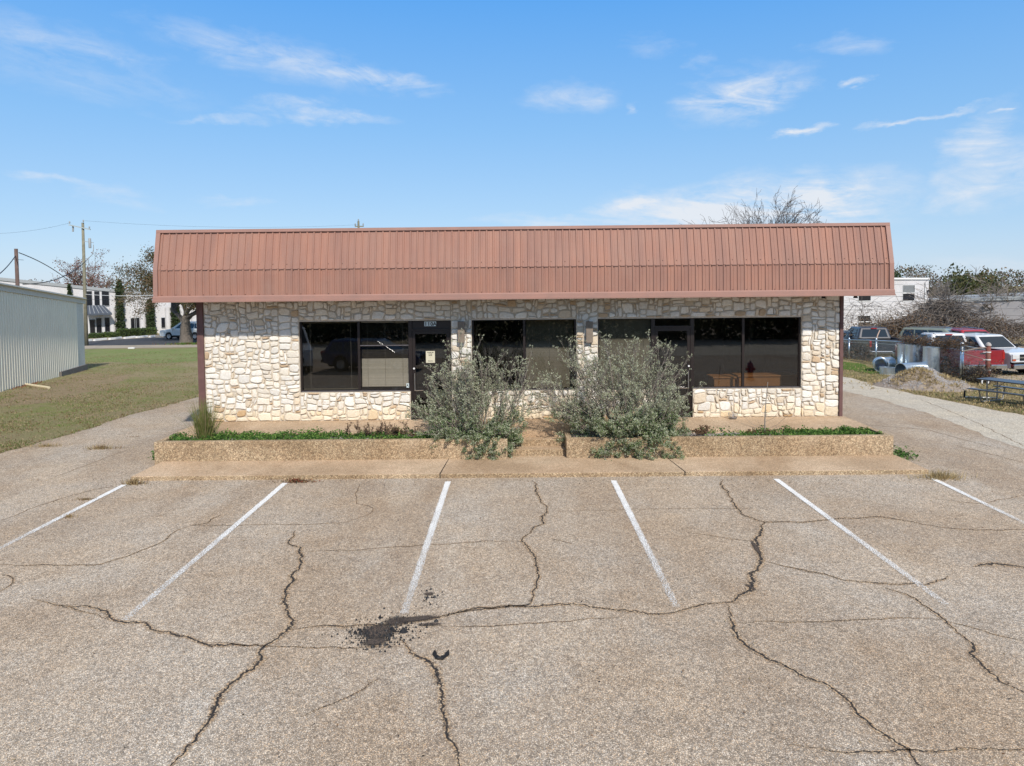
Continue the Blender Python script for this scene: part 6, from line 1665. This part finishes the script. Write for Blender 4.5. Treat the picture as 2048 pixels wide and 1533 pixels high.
# ------------------------------------------------------------------ sky and sun
w = bpy.data.worlds.new('World'); scene.world = w; w.use_nodes = True; nt = w.node_tree
bg = nt.nodes['Background']; bg.inputs[1].default_value = .145
SUN_EL, SUN_AZ = R(42), R(17)      # azimuth measured from -Y towards +X
sd = Vector((math.sin(SUN_AZ) * math.cos(SUN_EL), -math.cos(SUN_AZ) * math.cos(SUN_EL), math.sin(SUN_EL)))
sky = N(nt, 'ShaderNodeTexSky'); sky.sky_type = 'NISHITA'; sky.sun_disc = False; sky.sun_elevation = SUN_EL
sky.sun_rotation = math.atan2(sd.x, sd.y); sky.air_density = 1.0; sky.dust_density = .3; sky.ozone_density = 2.0; sky.altitude = 150
co = coords(nt, 'Generated')
sx = N(nt, 'ShaderNodeSeparateXYZ'); nt.links.new(co, sx.inputs[0])
az = math_(nt, 'ARCTAN2', sx.outputs[0], sx.outputs[1]); el = math_(nt, 'ARCSINE', sx.outputs[2])
cv = N(nt, 'ShaderNodeCombineXYZ'); nt.links.new(az, cv.inputs[0]); nt.links.new(el, cv.inputs[1])
def az_el(px, py):
    r = ray(px, py).normalized(); return math.atan2(r.x, r.y), math.asin(r.z)
clouds = [  # px, py, half width, half height, rotation deg (up right positive), strength
 (120, 95, 190, 42, -6, .50), (230, 118, 60, 10, 3, .55), (200, 160, 240, 45, -3, .28), (560, 118, 260, 38, -8, .62), (740, 158, 150, 20, -7, .95), (640, 235, 150, 12, 0, .75), (600, 213, 90, 14, 3, .6), (450, 238, 130, 8, 2, .4),
 (1140, 200, 90, 26, 2, .6), (1250, 220, 20, 9, 30, .5), (1475, 190, 120, 52, 8, .95), (1520, 205, 80, 28, 18, .9), (1700, 92, 90, 20, -4, .4), (1700, 170, 45, 8, 12, .85), (1605, 263, 46, 8, 8, 1.1), (1830, 238, 118, 6, 7, 1.1), (2008, 213, 26, 5, 2, 1.),
 (1945, 300, 60, 90, -38, .75), (1990, 350, 130, 55, 4, .85), (1940, 385, 110, 30, -4, .85), (110, 357, 90, 9, -3, .55), (220, 385, 90, 18, -10, .38), (460, 398, 90, 10, -3, .4),
 (1480, 424, 320, 56, 2, 1.7), (1640, 400, 150, 46, -8, 1.7), (1270, 412, 100, 16, 2, 1.3), (1100, 442, 150, 12, 0, .7), (1300, 90, 70, 26, -8, .28), (1410, 122, 40, 12, 0, .35), (1040, 440, 60, 20, 0, .4), (1980, 530, 160, 26, 0, .45)]
nw = N(nt, 'ShaderNodeTexNoise'); nw.inputs['Scale'].default_value = 1; nw.inputs['Detail'].default_value = 6; nw.inputs['Roughness'].default_value = .6
mw = N(nt, 'ShaderNodeMapping'); mw.inputs['Scale'].default_value = (11, 26, 1); nt.links.new(cv.outputs[0], mw.inputs[0]); nt.links.new(mw.outputs[0], nw.inputs['Vector'])
wv = N(nt, 'ShaderNodeVectorMath', operation='MULTIPLY_ADD'); nt.links.new(nw.outputs['Color'], wv.inputs[0]); wv.inputs[1].default_value = (.14, .05, 0); wv.inputs[2].default_value = (-.07, -.025, 0)
wa = N(nt, 'ShaderNodeVectorMath', operation='ADD'); nt.links.new(cv.outputs[0], wa.inputs[0]); nt.links.new(wv.outputs[0], wa.inputs[1])
acc = None
for (px, py, hw, hh_, rot, st_) in clouds:
    a0, e0 = az_el(px, py); a1, _ = az_el(px + hw, py); _, e1 = az_el(px, py - hh_)
    mp = N(nt, 'ShaderNodeMapping', vector_type='TEXTURE'); nt.links.new(wa.outputs[0], mp.inputs[0])
    mp.inputs['Location'].default_value = (a0, e0, 0); mp.inputs['Rotation'].default_value = (0, 0, R(rot)); mp.inputs['Scale'].default_value = (abs(a1 - a0) * 1.45, abs(e1 - e0) * 1.7, 1)
    ln = N(nt, 'ShaderNodeVectorMath', operation='LENGTH'); nt.links.new(mp.outputs[0], ln.inputs[0])
    mr = N(nt, 'ShaderNodeMapRange', interpolation_type='SMOOTHSTEP'); nt.links.new(ln.outputs['Value'], mr.inputs[0])
    mr.inputs[1].default_value = 1.0; mr.inputs[2].default_value = .0; mr.inputs[3].default_value = 0; mr.inputs[4].default_value = st_
    acc = mr.outputs[0] if acc is None else math_(nt, 'MAXIMUM', acc, mr.outputs[0])
mpn = N(nt, 'ShaderNodeMapping'); mpn.inputs['Rotation'].default_value = (0, 0, R(5)); nt.links.new(cv.outputs[0], mpn.inputs[0])
n1 = nz(nt, mpn.outputs[0], 1, 10, .62, 1.6, (7, 26, 1)); n2 = nz(nt, mpn.outputs[0], 1, 8, .65, .8, (26, 60, 1))
tx_ = math_(nt, 'ADD', math_(nt, 'MULTIPLY', n1, .68), math_(nt, 'MULTIPLY', n2, .32))
wisp = math_(nt, 'ADD', .10, math_(nt, 'MULTIPLY', rng_(nt, tx_, .38, .64), .95))
dens = math_(nt, 'MULTIPLY', acc, wisp); dens = rng_(nt, dens, .02, .95, 0, .93)
gr = ramp(nt, [(0, (2.25, 2.95, 3.9)), (.07, (1.7, 2.72, 4.0)), (.18, (1.05, 2.35, 4.15)), (.33, (.40, 1.80, 4.3)), (.45, (.9, 1.8, 3.2)), (.6, (1.7, 2.1, 2.8)), (1, (1.9, 2.15, 2.6))])
nt.links.new(rng_(nt, el, 0, R(90) * .75), gr.inputs[0])
c = mixc(nt, sky.outputs[0], gr.outputs[0], .85)
c = mixc(nt, c, (3.9, 4.1, 4.4), dens)
nt.links.new(c, bg.inputs[0])
sl = bpy.data.lights.new('sun', 'SUN'); sl.energy = 3.2; sl.angle = R(1.4); sl.color = (1, .93, .84); so = bpy.data.objects.new('sun', sl); col.objects.link(so)
so.rotation_euler = sd.to_track_quat('Z', 'Y').to_euler(); so.location = (0, -20, 30)
scene.view_settings.view_transform = 'Standard'; scene.view_settings.look = 'None'; scene.view_settings.gamma = 1; scene.view_settings.exposure = 0.5
scene.view_settings.use_curve_mapping = False
scene.cycles.transparent_max_bounces = 16
scene.cycles.max_bounces = 6
bpy.context.view_layer.update()
